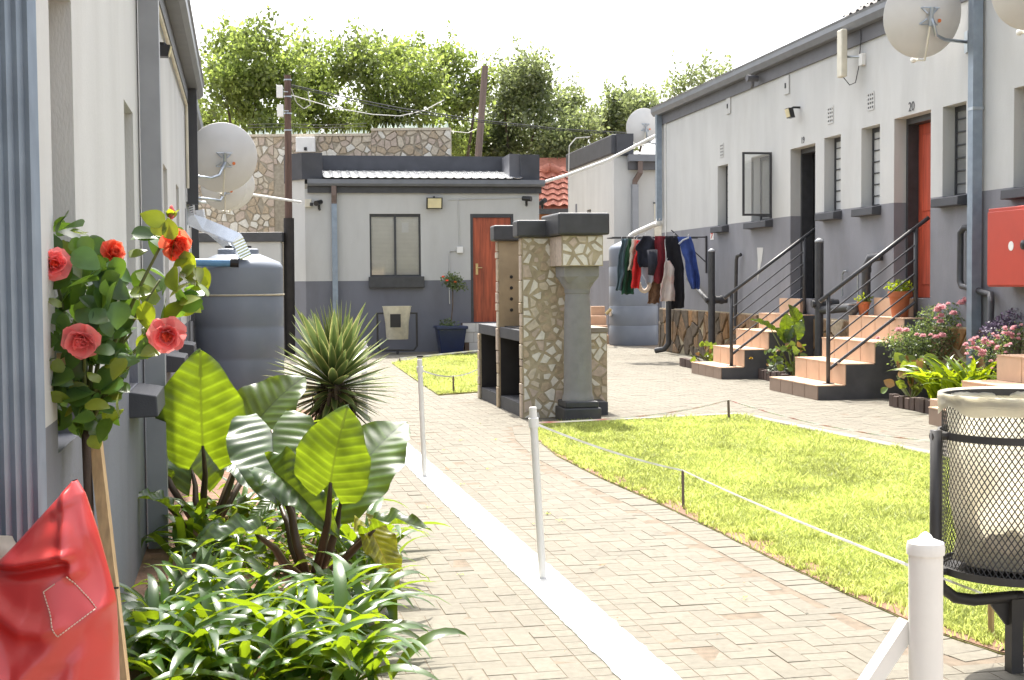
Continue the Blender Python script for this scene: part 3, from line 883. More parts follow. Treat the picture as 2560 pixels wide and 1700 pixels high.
sqpipe(LB, -10.76, 0.0, -0.05, 3.12, 0.112, "downpipe", "fluted_steel", lb, 6)["label"] = "blue-grey fluted steel downpipe"
sqpipe(LB, -0.28, 0.01, 2.06, 3.12, 0.10, "downpipe", "paint_charcoal", lb)
build("wall_seam", MB().box(LB, -0.70, -0.685, 0.001, 0.008, 0.0, 2.0), "pipe_grey", lb)
# crinkled tin ducts from the downpipe to the tank
def duct(pts, r, parent):
    P = []; pts = [Vector(p) for p in pts]
    for k in range(len(pts) - 1):
        n = 14 if k % 2 == 0 else 3
        for q in range(n): P.append(pts[k].lerp(pts[k + 1], q / n))
    P.append(pts[-1])
    rs = []
    cnt = 0
    for k in range(len(pts) - 1):
        n = 14 if k % 2 == 0 else 3
        for q in range(n):
            rs.append(r * (1.0 + (0.05 if (q % 2 and n == 14) else 0.0)))
    rs.append(r)
    return build("tin_duct", MB().tube(P, rs, sq=True), "bright_tin", parent)
duct([D(468, 510, 12.8), D(474, 548, 12.75), D(590, 596, 12.8), D(612, 642, 12.85)], 0.078, lb)
duct([D(500, 525, 13.3), D(506, 560, 13.3), D(566, 612, 13.3), D(585, 642, 13.25)], 0.050, lb)

lf = thing("annex_building", "low white annex beyond the left building's end, behind the dishes", "building", LB.p(4, -0.2, 0))
FL = Frame(*(LB.p(0.9, -0.12, 0)[:2]), LB.a.x, LB.a.y, -1)
wall(FL, 0.0, 6.0, 0, 3.45, [(2.0, 2.6, 1.0, 2.1)], 0.97, 0.1, lf)
window(FL, (2.0, 2.6, 1.0, 2.1), lf, "pane_dark", 0, dep=0.095)
build("gutter", MB().box(FL, -0.1, 6.1, 0.01, 0.13, 3.4, 3.55), "gutter_grey", lf)
build("fascia", MB().box(FL, -0.05, 6.0, 0.002, 0.009, 3.1, 3.4), "fascia_grey", lf)
build("roof", MB().quad(FL.p(-0.1, 0.1, 3.56), FL.p(6.1, 0.1, 3.56), FL.p(6.1, -2.6, 3.8), FL.p(-0.1, -2.6, 3.8)), "galv", lf)
sqpipe(FL, 0.25, 0.01, 1.9, 3.38, 0.09, "downpipe", "paint_charcoal", lf)
sqpipe(FL, 3.4, 0.01, 0.0, 3.38, 0.09, "downpipe", "black_paint", lf)

# ------------------------------------------------------------------ low wall and tall stone wall behind
LW_ = Frame(-5.75, 24.4, 1, 0.0, -1)
low = thing("low_wall", "low white wall with a black coping beside the dark pole", "wall", LW_.p(0.8, 0, 0))
build("wall_face", MB().box(LW_, 0, 1.62, -0.22, 0, 0, 2.06), "paint_white", low)
build("coping", MB().box(LW_, -0.04, 1.66, -0.26, 0.05, 2.061, 2.23), "black_paint", low, bevel=0.01)
CW = Frame(-6.6, 28.0, 1, 0.0, -1)
cw = thing("stone_wall", "tall crazy-paved stone wall topped with glass shards", "wall", CW.p(2.7, 0, 0))
cx0, cxs, cx1 = 0.0, D(928, 350, 28).x + 6.6, D(1127, 350, 28).x + 6.6
hl, hr = D(800, 341, 28).z, D(1050, 326, 28).z
body = MB(); body.box(CW, cx0, cxs, -0.3, 0, 0, hl); body.box(CW, cxs, cx1, -0.3, 0.0, 0, hr)
build("wall_core", body, "mortar_tan", cw)
r3 = random.Random(5)
P_ = crazy(0.0, 1.75, 2.15, hl, 0.145, (0.004, 0.02), r3) + crazy(1.75, cxs, 3.75, hl, 0.145, (0.004, 0.02), r3) + crazy(cxs, cx1, 3.75, hr, 0.145, (0.004, 0.02), r3)
stones(CW, P_, 0.0, ["stone_white", "stone_cream", "stone_tan", "stone_pink"], [2, 3, 3, 4], r3, cw, 0.02)
cop = MB(); cop.box(CW, cx0, cxs, -0.34, 0.04, hl, hl + 0.05); cop.box(CW, cxs, cx1, -0.34, 0.04, hr, hr + 0.05)
build("coping", cop, "stone_cream", cw)
sh = MB()
for k in range(190):
    s = R.uniform(cx0, cx1); z = (hl if s < cxs else hr) + 0.05; h = R.uniform(0.03, 0.13); wd = R.uniform(0.012, 0.035); an = R.uniform(-0.5, 0.5); o = R.uniform(-0.3, 0.0)
    sh.prism([CW.p(s - wd, o, z), CW.p(s + wd, o, z), CW.p(s + an * h, o, z + h)], CW.o * 0.006)
so = build("glass_shards", sh, "shard", cw); so["kind"] = "stuff"
wl = MB()
for z in (0.10, 0.16): wl.tube([CW.p(1.2 + k * 0.35, -0.1, hl + 0.1 + z * (1 + 0.1 * math.sin(k))) for k in range(8)], 0.006, 5)
build("strand_wire", wl, "wire", cw)
wb = thing("utility_box", "white utility box fixed to the tall stone wall", "box", D(767, 378, 27.9))
build("box_body", MB().box(CW, D(742, 360, 28).x + 6.6, D(790, 360, 28).x + 6.6, 0.03, 0.16, D(767, 382, 28).z, D(767, 344, 28).z), "plastic_white", wb, bevel=0.012)
build("lock", MB().box(CW, D(763, 360, 28).x + 6.6, D(770, 360, 28).x + 6.6, 0.161, 0.18, D(767, 378, 28).z, D(767, 370, 28).z), "plastic_black", wb)

# ------------------------------------------------------------------ small building with the wooden door
bb = thing("small_building", "small flat-roofed building with window, wooden door and dark parapet", "building", BB.p(2.2, 0, 0))
bh = [(1.19, 2.15, 1.42, 2.60), (3.09, 3.92, 0.55, 2.60)]
wall(BB, 0, 4.42, 0.0, 3.06, bh, 1.35, 0.09, bb)
ch = MB(); ch.quad(BB.p(0, 0, 1.35), BB.p(-0.32, -0.42, 1.35), BB.p(-0.32, -0.42, 3.25), BB.p(0, 0, 3.25)); ch.quad(BB.p(-0.32, -0.42, 1.35), BB.p(-0.32, -3, 1.35), BB.p(-0.32, -3, 3.25), BB.p(-0.32, -0.42, 3.25))
build("splayed_corner", ch, "paint_white", bb)
ch = MB(); ch.quad(BB.p(0, 0, 0), BB.p(-0.32, -0.42, 0), BB.p(-0.32, -0.42, 1.35), BB.p(0, 0, 1.35)); ch.quad(BB.p(-0.32, -0.42, 0), BB.p(-0.32, -3, 0), BB.p(-0.32, -3, 1.35), BB.p(-0.32, -0.42, 1.35))
build("splayed_base", ch, "paint_grey", bb)
wn = window(BB, bh[0], bb, "glass", 0, dep=0.05, sill=False, mull=True)
build("sill", MB().box(BB, 1.16, 2.20, -0.05, 0.10, 1.215, 1.425), "black_paint", wn, bevel=0.008)
bl = MB()
for k in range(46):
    z = 1.46 + k * 0.0245
    bl.quad(BB.p(1.21, -0.100, z), BB.p(2.13, -0.100, z), BB.p(2.13, -0.096, z + 0.0225), BB.p(1.21, -0.096, z + 0.0225))
build("blind", bl, "blind", wn)["kind"] = "stuff"
build("window_card", MB().box(BB, 1.80, 1.93, -0.095, -0.092, 2.25, 2.44), "plastic_white", wn)
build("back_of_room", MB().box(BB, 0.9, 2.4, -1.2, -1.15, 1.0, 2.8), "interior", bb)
df = door_frame(BB, bh[1], bb, None, dep=0.0)
q = MB(); q.box(BB, 3.14, 3.87, -0.07, -0.03, 0.55, 2.53); lf2 = build("door", q, "door_wood", df, bevel=0.004); lf2["label"] = "weathered reddish wooden door"
build("handle", MB().box(BB, 3.19, 3.235, -0.028, -0.01, 1.45, 1.66), "brass", df); build("lever", MB().tube([BB.p(3.21, -0.01, 1.58), BB.p(3.21, 0.02, 1.58), BB.p(3.31, 0.02, 1.58)], 0.009, 6), "brass", df)
build("fascia", MB().box(BB, 0.05, 4.46, 0.01, 0.06, 2.985, 3.11), "black_paint", bb)
build("gutter", MB().prism([BB.p(0.05, a, b) for a, b in ((0.061, 3.11), (0.16, 3.11), (0.20, 3.15), (0.20, 3.23), (0.062, 3.23))], BB.a * 4.45), "gutter_grey", bb)
cr = MB(); NS = 23 * 8
cr.grid(NS, 1, lambda u, v: BB.p(0.34 + u * 3.72, 0.22 - v * 1.16, 3.255 + v * 0.23 + 0.016 * (max(0, math.cos(u * 23 * 2 * math.pi)) ** 2)))
build("roof_sheet", cr, "bright_tin", bb, solid=0.004)
pr = MB(); pr.box(BB, 0.33, 4.06, -1.12, -0.95, 3.0, 3.77)
build("parapet", pr, "paint_charcoal", bb)
for a, b in ((-0.05, 0.33), (4.06, 4.43)):
    pm_ = MB(); pm_.prism([BB.p(a, 0.02, 3.235), BB.p(b, 0.02, 3.235), BB.p(b, -1.12, 3.235), BB.p(a - (0.32 if a < 0 else 0), -1.12, 3.235), *([BB.p(a - 0.32, -0.42, 3.235)] if a < 0 else [])], (0, 0, 0.49))
    build("parapet_block", pm_, "paint_charcoal", bb)
wgp = MB(); wgp.box(BB, 3.86, 4.06, -1.12, -0.05, 3.30, 3.74)
build("parapet_wing", wgp, "fascia_grey", bb)
p1_ = sqpipe(BB, 0.535, 0.02, 0.0, 2.78, 0.10, "downpipe", "fluted_steel", bb)
build("pipe_offset", MB().tube([BB.p(0.535, 0.07, 2.74), BB.p(0.535, 0.07, 2.82), BB.p(0.535, 0.13, 2.95), BB.p(0.535, 0.13, 3.11)], 0.062, sq=True), "pole_grey", p1_)
cn = MB(); cn.tube([BB.p(2.68, 0.012, 2.86), BB.p(4.1, 0.012, 2.90)], 0.008, 5); cn.tube([BB.p(2.86, 0.012, 2.87), BB.p(2.88, 0.012, 1.98)], 0.011, 5); cn.tube([BB.p(2.83, 0.012, 1.90), BB.p(2.70, 0.012, 1.90), BB.p(2.68, 0.012, 1.86), BB.p(2.68, 0.012, 0.9)], 0.011, 5)
build("conduit", cn, "paint_white", bb)
jb = build("junction_box", MB().box(BB, 2.825, 2.945, 0.002, 0.06, 1.86, 1.98), "plastic_white", bb, bevel=0.008)
# white tiled steps at the wooden door
ws = thing("door_step", "white tiled step block under the weathered wooden door", "step", BB.p(3.5, 0.3, 0))
build("core", MB().box(BB, 2.90, 4.1, 0.002, 0.50, 0, 0.535), "grout", ws)
for r_, (z0, z1, a) in enumerate(((0.38, 0.545, 2.86), (0.19, 0.375, 2.92), (0.0, 0.185, 2.98))):
    for k in range(5):
        build("tile", MB().box(BB, a + k * 0.25 - (0.1 if r_ == 1 else 0), a + k * 0.25 + 0.244 - (0.1 if r_ == 1 else 0), 0.501, 0.512 + 0.01 * (r_ == 0), z0, z1), "tile_white", ws)

# ------------------------------------------------------------------ buildings further off
FRc = D(1536, 700, 29.0)
FR = Frame(FRc.x, FRc.y, -590 / 3400, 1, 1)
fb = thing("far_building", "pale far building with curved dark parapet behind the clothes rack", "building", FR.p(0, 0, 0))
wall(FR, 0, 4.6, 0, 4.0, [(2.15, 2.55, 2.45, 2.95), (2.6, 3.3, 0.2, 1.95)], 1.75, 0.12, fb)
build("window", MB().box(FR, 2.15, 2.55, -0.1, -0.08, 2.45, 2.95), "black_paint", fb)
build("doorway", MB().box(FR, 2.6, 3.3, -0.11, -0.09, 0.2, 1.95), "black_paint", fb)
build("parapet", MB().box(FR, -0.001, 4.62, -0.4, 0.05, 4.0, 4.42), "paint_charcoal", fb, bevel=0.03)
FF = Frame(FRc.x, FRc.y, 1, 0.17, -1)
build("front_wall", MB().box(FF, 0.005, 2.4, -0.2, -0.005, 1.75, 3.95), "paint_white", fb); build("front_base", MB().box(FF, 0.005, 2.4, -0.2, -0.005, 0, 1.75), "paint_grey", fb)
build("front_parapet", MB().box(FF, 0.052, 0.42, -0.5, 0.05, 3.96, 4.43), "paint_charcoal", fb)
build("roof_sheet", MB().quad(FF.p(0.25, 0.28, 3.98), FF.p(2.4, 0.28, 3.98), FF.p(2.4, -1.0, 4.15), FF.p(0.25, -1.0, 4.15)), "bright_tin", fb)
build("gutter", MB().box(FF, 0.26, 2.4, 0.15, 0.29, 3.83, 3.97), "gutter_grey", fb); build("fascia", MB().box(FF, 0.3, 2.4, 0.02, 0.149, 3.66, 3.829), "fascia_grey", fb)
p3_ = sqpipe(FF, 0.44, 0.0, 0, 3.35, 0.13, "downpipe", "pipe_grey", fb)
build("pipe_offset", MB().tube([FF.p(0.44, 0.07, 3.3), FF.p(0.44, 0.07, 3.42), FF.p(0.52, 0.22, 3.6), FF.p(0.52, 0.22, 3.83)], 0.075, sq=True), "pole_grey", p3_)
build("door_panel", MB().box(FF, 0.88, 1.3, -0.004, 0.01, 1.0, 2.95), "plastic_cream", fb); build("door_head", MB().box(FF, 0.86, 1.32, -0.004, 0.02, 2.951, 2.98), "black_paint", fb)
build("alarm_plate", MB().box(FR, 3.6, 3.75, 0.0, 0.01, 2.95, 3.15), "paint_grey", fb)
fs = thing("far_steps", "small tan steps beyond the stone barbecue's chimney column", "steps", D(1498, 840, 28.5))
for k in range(4):
    c = D(1498 - k * 3, 838 - k * 24, 28.3 + 0.3 * k)
    st = MB(); st.box(WF, c.x - 0.28 + 0.06 * k, c.x + 0.2, -c.y - 0.3, -c.y, 0, max(0.05, c.z))
    build("step", st, "tile_peach", fs)
rh = thing("tiled_house", "house with pink-red wavy tiled roof peeping between the buildings", "house", D(1385, 640, 37))
HB = Frame(D(1330, 600, 37).x, 37, 1, 0, -1)
he = D(1385, 520, 37).z
build("wall", MB().box(HB, -0.3, 2.2, -3, -0.3, 0, he + 0.1), "brick_orange", rh)
build("eave", MB().box(HB, -0.4, 2.3, -0.3, 0.06, he - 0.16, he - 0.02), "black_paint", rh)
tm2 = MB(); tm2.grid(8, 2, lambda u, v: (u * 0.30, v * 0.26, 0.035 * math.sin(u * 6.283) + 0.045 * (1 - v)))
t2 = tm2.mesh("roof_tile", smooth=True); t2.materials.append(MATS["roof_red"])
upv = Vector((0, 0.72, 0.69)).normalized()
rfo = build("roof", MB().quad(HB.p(-0.4, 0.05, he - 0.02), HB.p(2.3, 0.05, he - 0.02), HB.p(2.3, -1.6, he + 1.5), HB.p(-0.4, -1.6, he + 1.5)), "roof_red", rh)
for r_ in range(7):
    for k in range(9):
        P = HB.p(-0.4 + 0.30 * k, 0.09, he + 0.01) + upv * 0.235 * r_ + Vector((0, -0.02, 0.03))
        xm = P.x - HB.O.x; top = 1.58 - abs(xm - 0.5) * 0.55
        if 0.235 * r_ < top: inst("roof_tile", t2, aim(P, upv, Vector((0, -0.69, 0.72)), 1.0), rfo)
ap = D(1375, 418, 37.9)
for e in (D(1325, 445, 38.2), D(1440, 450, 38.2)):
    rc = MB(); rc.tube([ap, e], [0.13, 0.13], 8); build("ridge_cap", rc, "roof_red", rh, smooth=True)

# ------------------------------------------------------------------ stone barbecue
br = thing("stone_barbecue", "crazy-paved stone barbecue with grey column chimney and black caps", "barbecue", (0.1, 13.2, 0))
BL = Frame(0.105, 13.005, -0.482, 2.37, 1)
BN = Frame(0.105, 13.005, 2.37, 0.482, -1)
def BP(i, s, z): return BN.p(i, -s, z)          # i inward (to the right), s back along the side
def bbox(mb, i0, i1, s0, s1, z0, z1): return mb.box(BN, i0, i1, -s1, -s0, z0, z1)
r4 = random.Random(11)
SM, SWt = ["stone_white", "stone_cream", "stone_tan", "stone_pink"], [5, 3, 2, 2]
wl1 = build("near_wall", bbox(MB(), 0, 0.46, 0, 0.11, 0, 1.735), "mortar", br)
stones(BN, crazy(0.004, 0.455, 0.004, 1.73, 0.084, (0.004, 0.022), r4), 0.0, SM, SWt, r4, wl1, 0.008)
wl2 = build("middle_wall", bbox(MB(), 0, 0.46, 1.18, 1.29, 0, 1.735), "plaster_soot", br)
wl3 = build("end_wall", bbox(MB(), 0, 0.95, 2.31, 2.42, 0, 0.735), "mortar", br)
for wl_, s0, zt in ((wl1, 0.0, 1.735), (wl2, 1.18, 1.735), (wl3, 2.31, 0.735)):
    z = 0.0
    while z < zt - 0.03:
        h = min(r4.uniform(0.07, 0.24), zt - z)
        m = MB(); m.box(BN, -0.014 - r4.uniform(0, 0.008), 0.0, -s0 - 0.11 + r4.uniform(0, 0.012), -s0 + r4.uniform(-0.01, 0.004), z + 0.004, z + h - 0.004)
        build("edge_stone", m, r4.choice(["stone_pink", "stone_tan", "stone_cream"]), wl_, bevel=0.006); z += h
for k in range(4):
    build("grate_hole", MB().tube([BP(0.13, 1.179, 1.02 + k * 0.115), BP(0.13, 1.172, 1.02 + k * 0.115)], 0.018, 8), "matt_black", wl2)
bk = build("back_wall", bbox(MB(), 0.46, 0.55, 0.06, 1.29, 0.75, 1.735), "plaster_soot", br)
lowb = build("low_wall", bbox(MB(), 0.46, 0.95, 0.42, 0.50, 0, 0.80), "mortar", br)
LN = Frame(*(BN.p(0, -0.42, 0)[:2]), BN.a.x, BN.a.y, -1)
stones(LN, crazy(0.465, 0.945, 0.004, 0.795, 0.084, (0.004, 0.022), r4), 0.0, SM, SWt, r4, lowb, 0.008)
build("right_wall", bbox(MB(), 0.87, 0.949, 0.50, 2.31, 0, 0.735), "mortar", br)
build("counter", bbox(MB(), 0.0, 0.46, 0.11, 1.18, 0.735, 0.845), "paint_charcoal", br, bevel=0.006)
build("counter", bbox(MB(), 0.0, 0.96, 1.29, 2.43, 0.736, 0.845), "paint_charcoal", br, bevel=0.006)
build("counter", bbox(MB(), 0.461, 0.96, 0.41, 1.289, 0.801, 0.85), "concrete", br, bevel=0.006)
build("plinth", bbox(MB(), 0.004, 0.87, 0.11, 2.31, 0.0, 0.13), "paint_charcoal", br)
build("bay_back", bbox(MB(), 0.40, 0.44, 0.11, 2.31, 0.13, 0.735), "matt_black", br)
for s0, s1 in ((0.11, 0.112), (1.177, 1.18), (1.29, 1.292), (2.308, 2.31)):
    build("bay_side", bbox(MB(), 0.01, 0.40, s0, s1, 0.131, 0.734), "matt_black", br)  # thin black panels lining the sides of the lower bays
build("soot_bed", bbox(MB(), 0.05, 0.45, 0.13, 1.16, 0.846, 0.856), "matt_black", br)
CBX = (0.27, 0.66)
cb = build("chimney_box", MB().box(BN, CBX[0], CBX[1], 0.012, 0.50, 1.455, 1.737), "mortar", br)
CBF = Frame(*(BN.p(0, 0.50, 0)[:2]), BN.a.x, BN.a.y, -1)
stones(CBF, crazy(CBX[0] + 0.004, CBX[1] - 0.004, 1.459, 1.733, 0.084, (0.004, 0.02), r4), 0.0, SM, SWt, r4, cb, 0.007)
CBL = Frame(*(BN.p(CBX[0], 0.012, 0)[:2]), BN.o.x, BN.o.y, -1)
for k in range(2):
    build("side_slab", MB().box(Frame(*(BN.p(CBX[0], 0, 0)[:2]), BN.o.x, BN.o.y, 1), 0.02 + k * 0.24, 0.25 + k * 0.24, -0.006, 0.012, 1.46, 1.73), "stone_pink", cb)
def cap(i0, i1, o0, o1, z0, z1):
    m = MB(); a = [BN.p(i0, o0, z0), BN.p(i1, o0, z0), BN.p(i1, o1, z0), BN.p(i0, o1, z0)]; m.prism(a, (0, 0, z1 - z0))
    return build("cap", m, "black_paint", br, bevel=0.018)
cap(-0.06, 0.50, -0.17, 0.06, 1.738, 1.90)
cap(-0.06, 0.50, -1.35, -1.12, 1.738, 1.90)
cap(0.22, 0.71, -0.16, 0.56, 1.742, 1.945)
col = MB(); cc = BN.p(0.47, 0.27, 0)
col.lathe(cc, [(0.150, 0.19), (0.150, 0.22), (0.138, 0.25), (0.134, 0.30), (0.130, 0.8), (0.122, 1.10), (0.115, 1.20), (0.122, 1.205), (0.122, 1.235), (0.126, 1.25), (0.165, 1.31), (0.17, 1.36)], 32)
build("column", col, "column_grey", br, smooth=True, auto=True)
cp = MB(); cp.prism([BN.p(0.30, 0.10, 1.36), BN.p(0.64, 0.10, 1.36), BN.p(0.64, 0.44, 1.36), BN.p(0.30, 0.44, 1.36)], (0, 0, 0.095)); 
i0 = cp.add([BN.p(0.34, 0.14, 1.30), BN.p(0.60, 0.14, 1.30), BN.p(0.60, 0.40, 1.30), BN.p(0.34, 0.40, 1.30)])
for k in range(4): cp.f.append((i0 + k, i0 + (k + 1) % 4, (k + 1) % 4, k))
build("capital", cp, "column_grey", br, bevel=0.006)
cbs = MB(); cbs.box(BN, 0.29, 0.65, 0.09, 0.46, 0, 0.13); cbs.box(BN, 0.31, 0.63, 0.11, 0.44, 0.13, 0.19)
build("column_base", cbs, "black_paint", br, bevel=0.012)

# ------------------------------------------------------------------ water tanks
def water_tank(c, r, h, label, n=40):
    t = thing("water_tank", label, "water tank", c)
    prof = [(r * 0.98, 0.0), (r, 0.03)]
    for k in range(1, 5):
        z = h * 0.93 * k / 5
        prof += [(r, z - 0.02), (r * 0.985, z), (r, z + 0.02)]
    prof += [(r, h * 0.90), (r * 0.995, h * 0.915), (r * 0.93, h * 0.94), (r * 0.52, h * 0.985), (r * 0.46, h * 0.99)]
    m = MB(); m.lathe(c, prof, n); build("tank_body", m, "tank", t, smooth=True, auto=True)
    m = MB(); m.lathe(c + Vector((0, 0, h * 0.985)), [(r * 0.46, 0), (r * 0.46, 0.05), (r * 0.42, 0.06), (r * 0.2, 0.065)], 28); build("lid", m, "tank", t, smooth=True, auto=True)
    m = MB(); m.lathe(c + Vector((0, 0, h * 0.985 + 0.066)), [(r * 0.3, 0), (r * 0.3, 0.02), (r * 0.1, 0.022)], 20); build("inlet_ring", m, "plastic_black", t)
    return t
tc = D(600, 900, 13.2); tc.z = 0
wt = water_tank(tc, 0.425, 1.62, "round grey water tank with a rope tied round it")
rp = MB(); rp.lathe(tc, [(0.427, 1.20), (0.436, 1.205), (0.438, 1.213), (0.427, 1.218)], 40, cap=False)
ro = build("rope", rp, "rope"); tag(ro, "pale rope tied round the grey water tank beside the yucca", "rope")
bp = thing("blue_pipe", "blue plastic pipe with black end lying on the water tank", "pipe", D(540, 660, 12.8))
build("pipe_tube", MB().tube([D(484, 656, 12.72), D(578, 657, 12.78)], 0.036, 12), "tank_blue", bp, smooth=True, auto=True)
build("black_end", MB().tube([D(576, 657, 12.78), D(597, 658, 12.79)], 0.040, 12), "plastic_black", bp)
tc2 = D(1584, 850, 27.9); tc2.z = 0
water_tank(tc2, 0.50, 2.15, "tall grey water tank behind the hanging clothes")
tap = thing("garden_tap", "small brass tap on a post beside the far grey tank", "tap", G(1527, 842))
build("tap_post", MB().tube([G(1527, 842), D(1527, 775, 27.0)], 0.03, 8), "plastic_white", tap); build("spout", MB().tube([D(1515, 785, 27.0), D(1527, 772, 27.0)], 0.035, 6), "brass", tap)

# ------------------------------------------------------------------ satellite dishes
def dish(c, axis, dia, mount, label, feed=None):
    axis = Vector(axis).normalized(); r = dia / 2
    t = thing("satellite_dish", label, "satellite dish", mount, "satellite dishes fixed to the buildings")
    m = MB(); prof = [(r * k / 10 + 0.001, 0.16 * dia * (k / 10) ** 2) for k in range(11)] + [(r * 1.012, 0.16 * dia + 0.004)]
    m.lathe(c, prof, 48, cap=False, axis=axis)
    build("reflector", m, "dish_grey", t, smooth=True, solid=0.006)
    rt = axis.cross(Vector((0, 0, 1))).normalized(); upv = rt.cross(axis)
    b = MB(); e = dia * 0.11
    for sx, sz in ((1, 1), (-1, 1), (1, -1), (-1, -1)):
        b.tube([c - axis * 0.035 + rt * sx * e * 0.35 + upv * sz * e * 0.3, c - axis * 0.0 + rt * sx * e + upv * sz * e * 0.9], 0.008, 5)
    b.tube([c - axis * 0.03 - rt * e + upv * e * 0.9, c - axis * 0.03 + rt * e + upv * e * 0.9], 0.007, 5); b.tube([c - axis * 0.03 - rt * e - upv * e * 0.9, c - axis * 0.03 + rt * e - upv * e * 0.9], 0.007, 5)
    b.tube([c - axis * 0.06 + upv * e, c - axis * 0.06 - upv * e], 0.022, 8)
    build("back_bracket", b, "galv", t)
    el_ = c - axis * 0.07 - upv * 0.16; m2 = mount + (el_ - mount) * 0.6; m2.z = mount.z
    build("mount_arm", MB().tube([mount, m2, m2.lerp(el_, 0.6), c - axis * 0.07 - upv * 0.02], 0.018, 8), "galv", t, smooth=True)
    build("foot_plate", MB().box(Frame(mount.x, mount.y, 0, 1, 1 if mount.x > 0 else -1), -0.05, 0.05, -0.012, 0.012, mount.z - 0.11, mount.z + 0.11), "galv", t)
    f0 = c - axis * 0.05 - upv * 0.1; f1 = c - axis * 0.02 - upv * (r * 1.04); f2 = f1 + axis * 0.25 - upv * 0.02
    build("feed_arm", MB().tube([f0, f1, f2], 0.011, 8), "plastic_cream", t)
    lm_ = MB(); lm_.lathe(f2, [(0.012, -0.03), (0.03, 0), (0.03, 0.05), (0.022, 0.07)], 12, axis=-axis + upv * 0.5); build("feed_horn", lm_, "plastic_white", t, smooth=True)
    lg = MB(); lg.lathe(c + rt * r * 0.28 - upv * r * 0.1 - axis * 0.012, [(0.02, 0), (0.02, 0.004)], 10, axis=axis); build("sticker", lg, "flower_orange", t)
    return t
FLw = lambda s, z: FL.p(s, 0.02, z)
dish(D(560, 399, 16.8), (-0.35, 0.88, 0.25), 0.86, FL.p(2.2, 0.02, D(483, 446, 16.5).z), "big grey satellite dish on a bracket above the round water tank")
dish(D(575, 466, 19.4), (-0.3, 0.88, 0.2), 0.72, FL.p(4.6, 0.02, D(500, 510, 19).z), "grey satellite dish half hidden below the big dish on the left")
dish(D(562, 472, 18.4), (-0.3, 0.88, 0.2), 0.60, FL.p(3.9, 0.02, D(500, 500, 18.2).z), "smaller grey dish sandwiched between the two left dishes")
dish(D(2322, 40, 14.0), (-0.18, 0.92, 0.22), 0.85, RB.p(-1.70, 0.02, 3.76), "big grey satellite dish high on the wall near door 20")
dish(D(2598, -38, 12.4), (-0.18, 0.92, 0.22), 0.80, RB.p(-3.4, 0.02, 4.0), "satellite dish cut by the photo's top right corner")
dish(D(1613, 318, 30.5), (-0.25, 0.9, 0.25), 0.80, D(1640, 360, 31), "small pale satellite dish on the roof behind the far corner")

# ------------------------------------------------------------------ lamps, cameras, antenna
def flood(F, s, z, w_, h_, label, out=0.12, tilt=0.25):
    t = thing("floodlight", label, "floodlight", F.p(s, 0, z))
    build("housing", MB().prism([F.p(s - w_ / 2, out, z - h_ / 2), F.p(s - w_ / 2, out + tilt * h_, z + h_ / 2), F.p(s - w_ / 2, out + tilt * h_ - 0.06, z + h_ / 2), F.p(s - w_ / 2, out - 0.06, z - h_ / 2)], F.a * w_), "plastic_black", t)
    build("lens", MB().prism([F.p(s - w_ * 0.42, out + 0.06 * tilt * h_ + 0.002, z - h_ * 0.42), F.p(s - w_ * 0.42, out + tilt * h_ * 0.92 + 0.002, z + h_ * 0.42), F.p(s - w_ * 0.42, out + tilt * h_ * 0.92 + 0.008, z + h_ * 0.42), F.p(s - w_ * 0.42, out + 0.06 * tilt * h_ + 0.008, z - h_ * 0.42)], F.a * w_ * 0.84), "lens_cream", t)
    build("bracket", MB().tube([F.p(s, 0, z + h_ * 0.6), F.p(s, out * 0.6, z + h_ * 0.6), F.p(s, out, z + h_ * 0.3)], 0.016, 6), "plastic_black", t)
flood(BB, 2.40, 2.79, 0.30, 0.21, "square floodlight with cream lens above the small building's wall")
flood(RB, 2.91, 3.59, 0.16, 0.13, "small black floodlight above the open doorway 19", 0.16)
flood(LB, -4.6, 2.76, 0.08, 0.07, "small black floodlight under the left building's eave", 0.06)
def camera_dome(c, fwd, label, mat="plastic_black"):
    t = thing("security_camera", label, "security camera", c, "security cameras")
    fwd = Vector(fwd).normalized()
    build("camera_body", MB().tube([c - fwd * 0.08, c + fwd * 0.10], [0.045, 0.05], 10), mat, t, smooth=True, auto=True)
    build("mount", MB().tube([c + Vector((0, 0, 0.0)), c + Vector((0, 0.04, -0.10)), c + Vector((0, 0.1, -0.12))], 0.025, 8), mat, t)
camera_dome(BB.p(4.15, 0.15, 2.88), (0.9, -0.4, -0.1), "black security camera under the gutter above the wooden door")
camera_dome(BB.p(0.25, 0.12, 2.80), (-0.4, -0.9, -0.2), "black security camera at the small building's splayed corner")
camera_dome(RB.p(4.39, 0.14, 4.28), (-0.95, -0.3, 0.02), "grey security camera under the long building's gutter", "fascia_grey")
camera_dome(D(1356, 505, 26.3), (0.5, -0.8, 0.3), "black security camera on the small building's right edge")
sr = thing("alarm_siren", "cream alarm box beside the camera at the splayed corner", "alarm", BB.p(0.06, 0, 2.78))
build("alarm_body", MB().box(BB, 0.0, 0.12, 0.002, 0.09, 2.72, 2.87), "plastic_cream", sr, bevel=0.01); build("strobe", MB().box(BB, 0.09, 0.15, 0.091, 0.11, 2.74, 2.80), "plastic_black", sr)
an = thing("panel_antenna", "cream upright panel antenna on the white wall beside the dish", "antenna", RB.p(0.95, 0, 4.0))
build("panel", MB().box(RB, 0.97, 1.12, 0.16, 0.24, 3.80, 4.38), "plastic_cream", an, bevel=0.015)
build("arm", MB().tube([RB.p(0.85, 0.01, 4.02), RB.p(1.04, 0.16, 4.05)], 0.016, 6), "galv", an); build("clamp", MB().box(RB, 0.80, 0.90, 0.002, 0.05, 3.92, 4.06), "plastic_white", an)
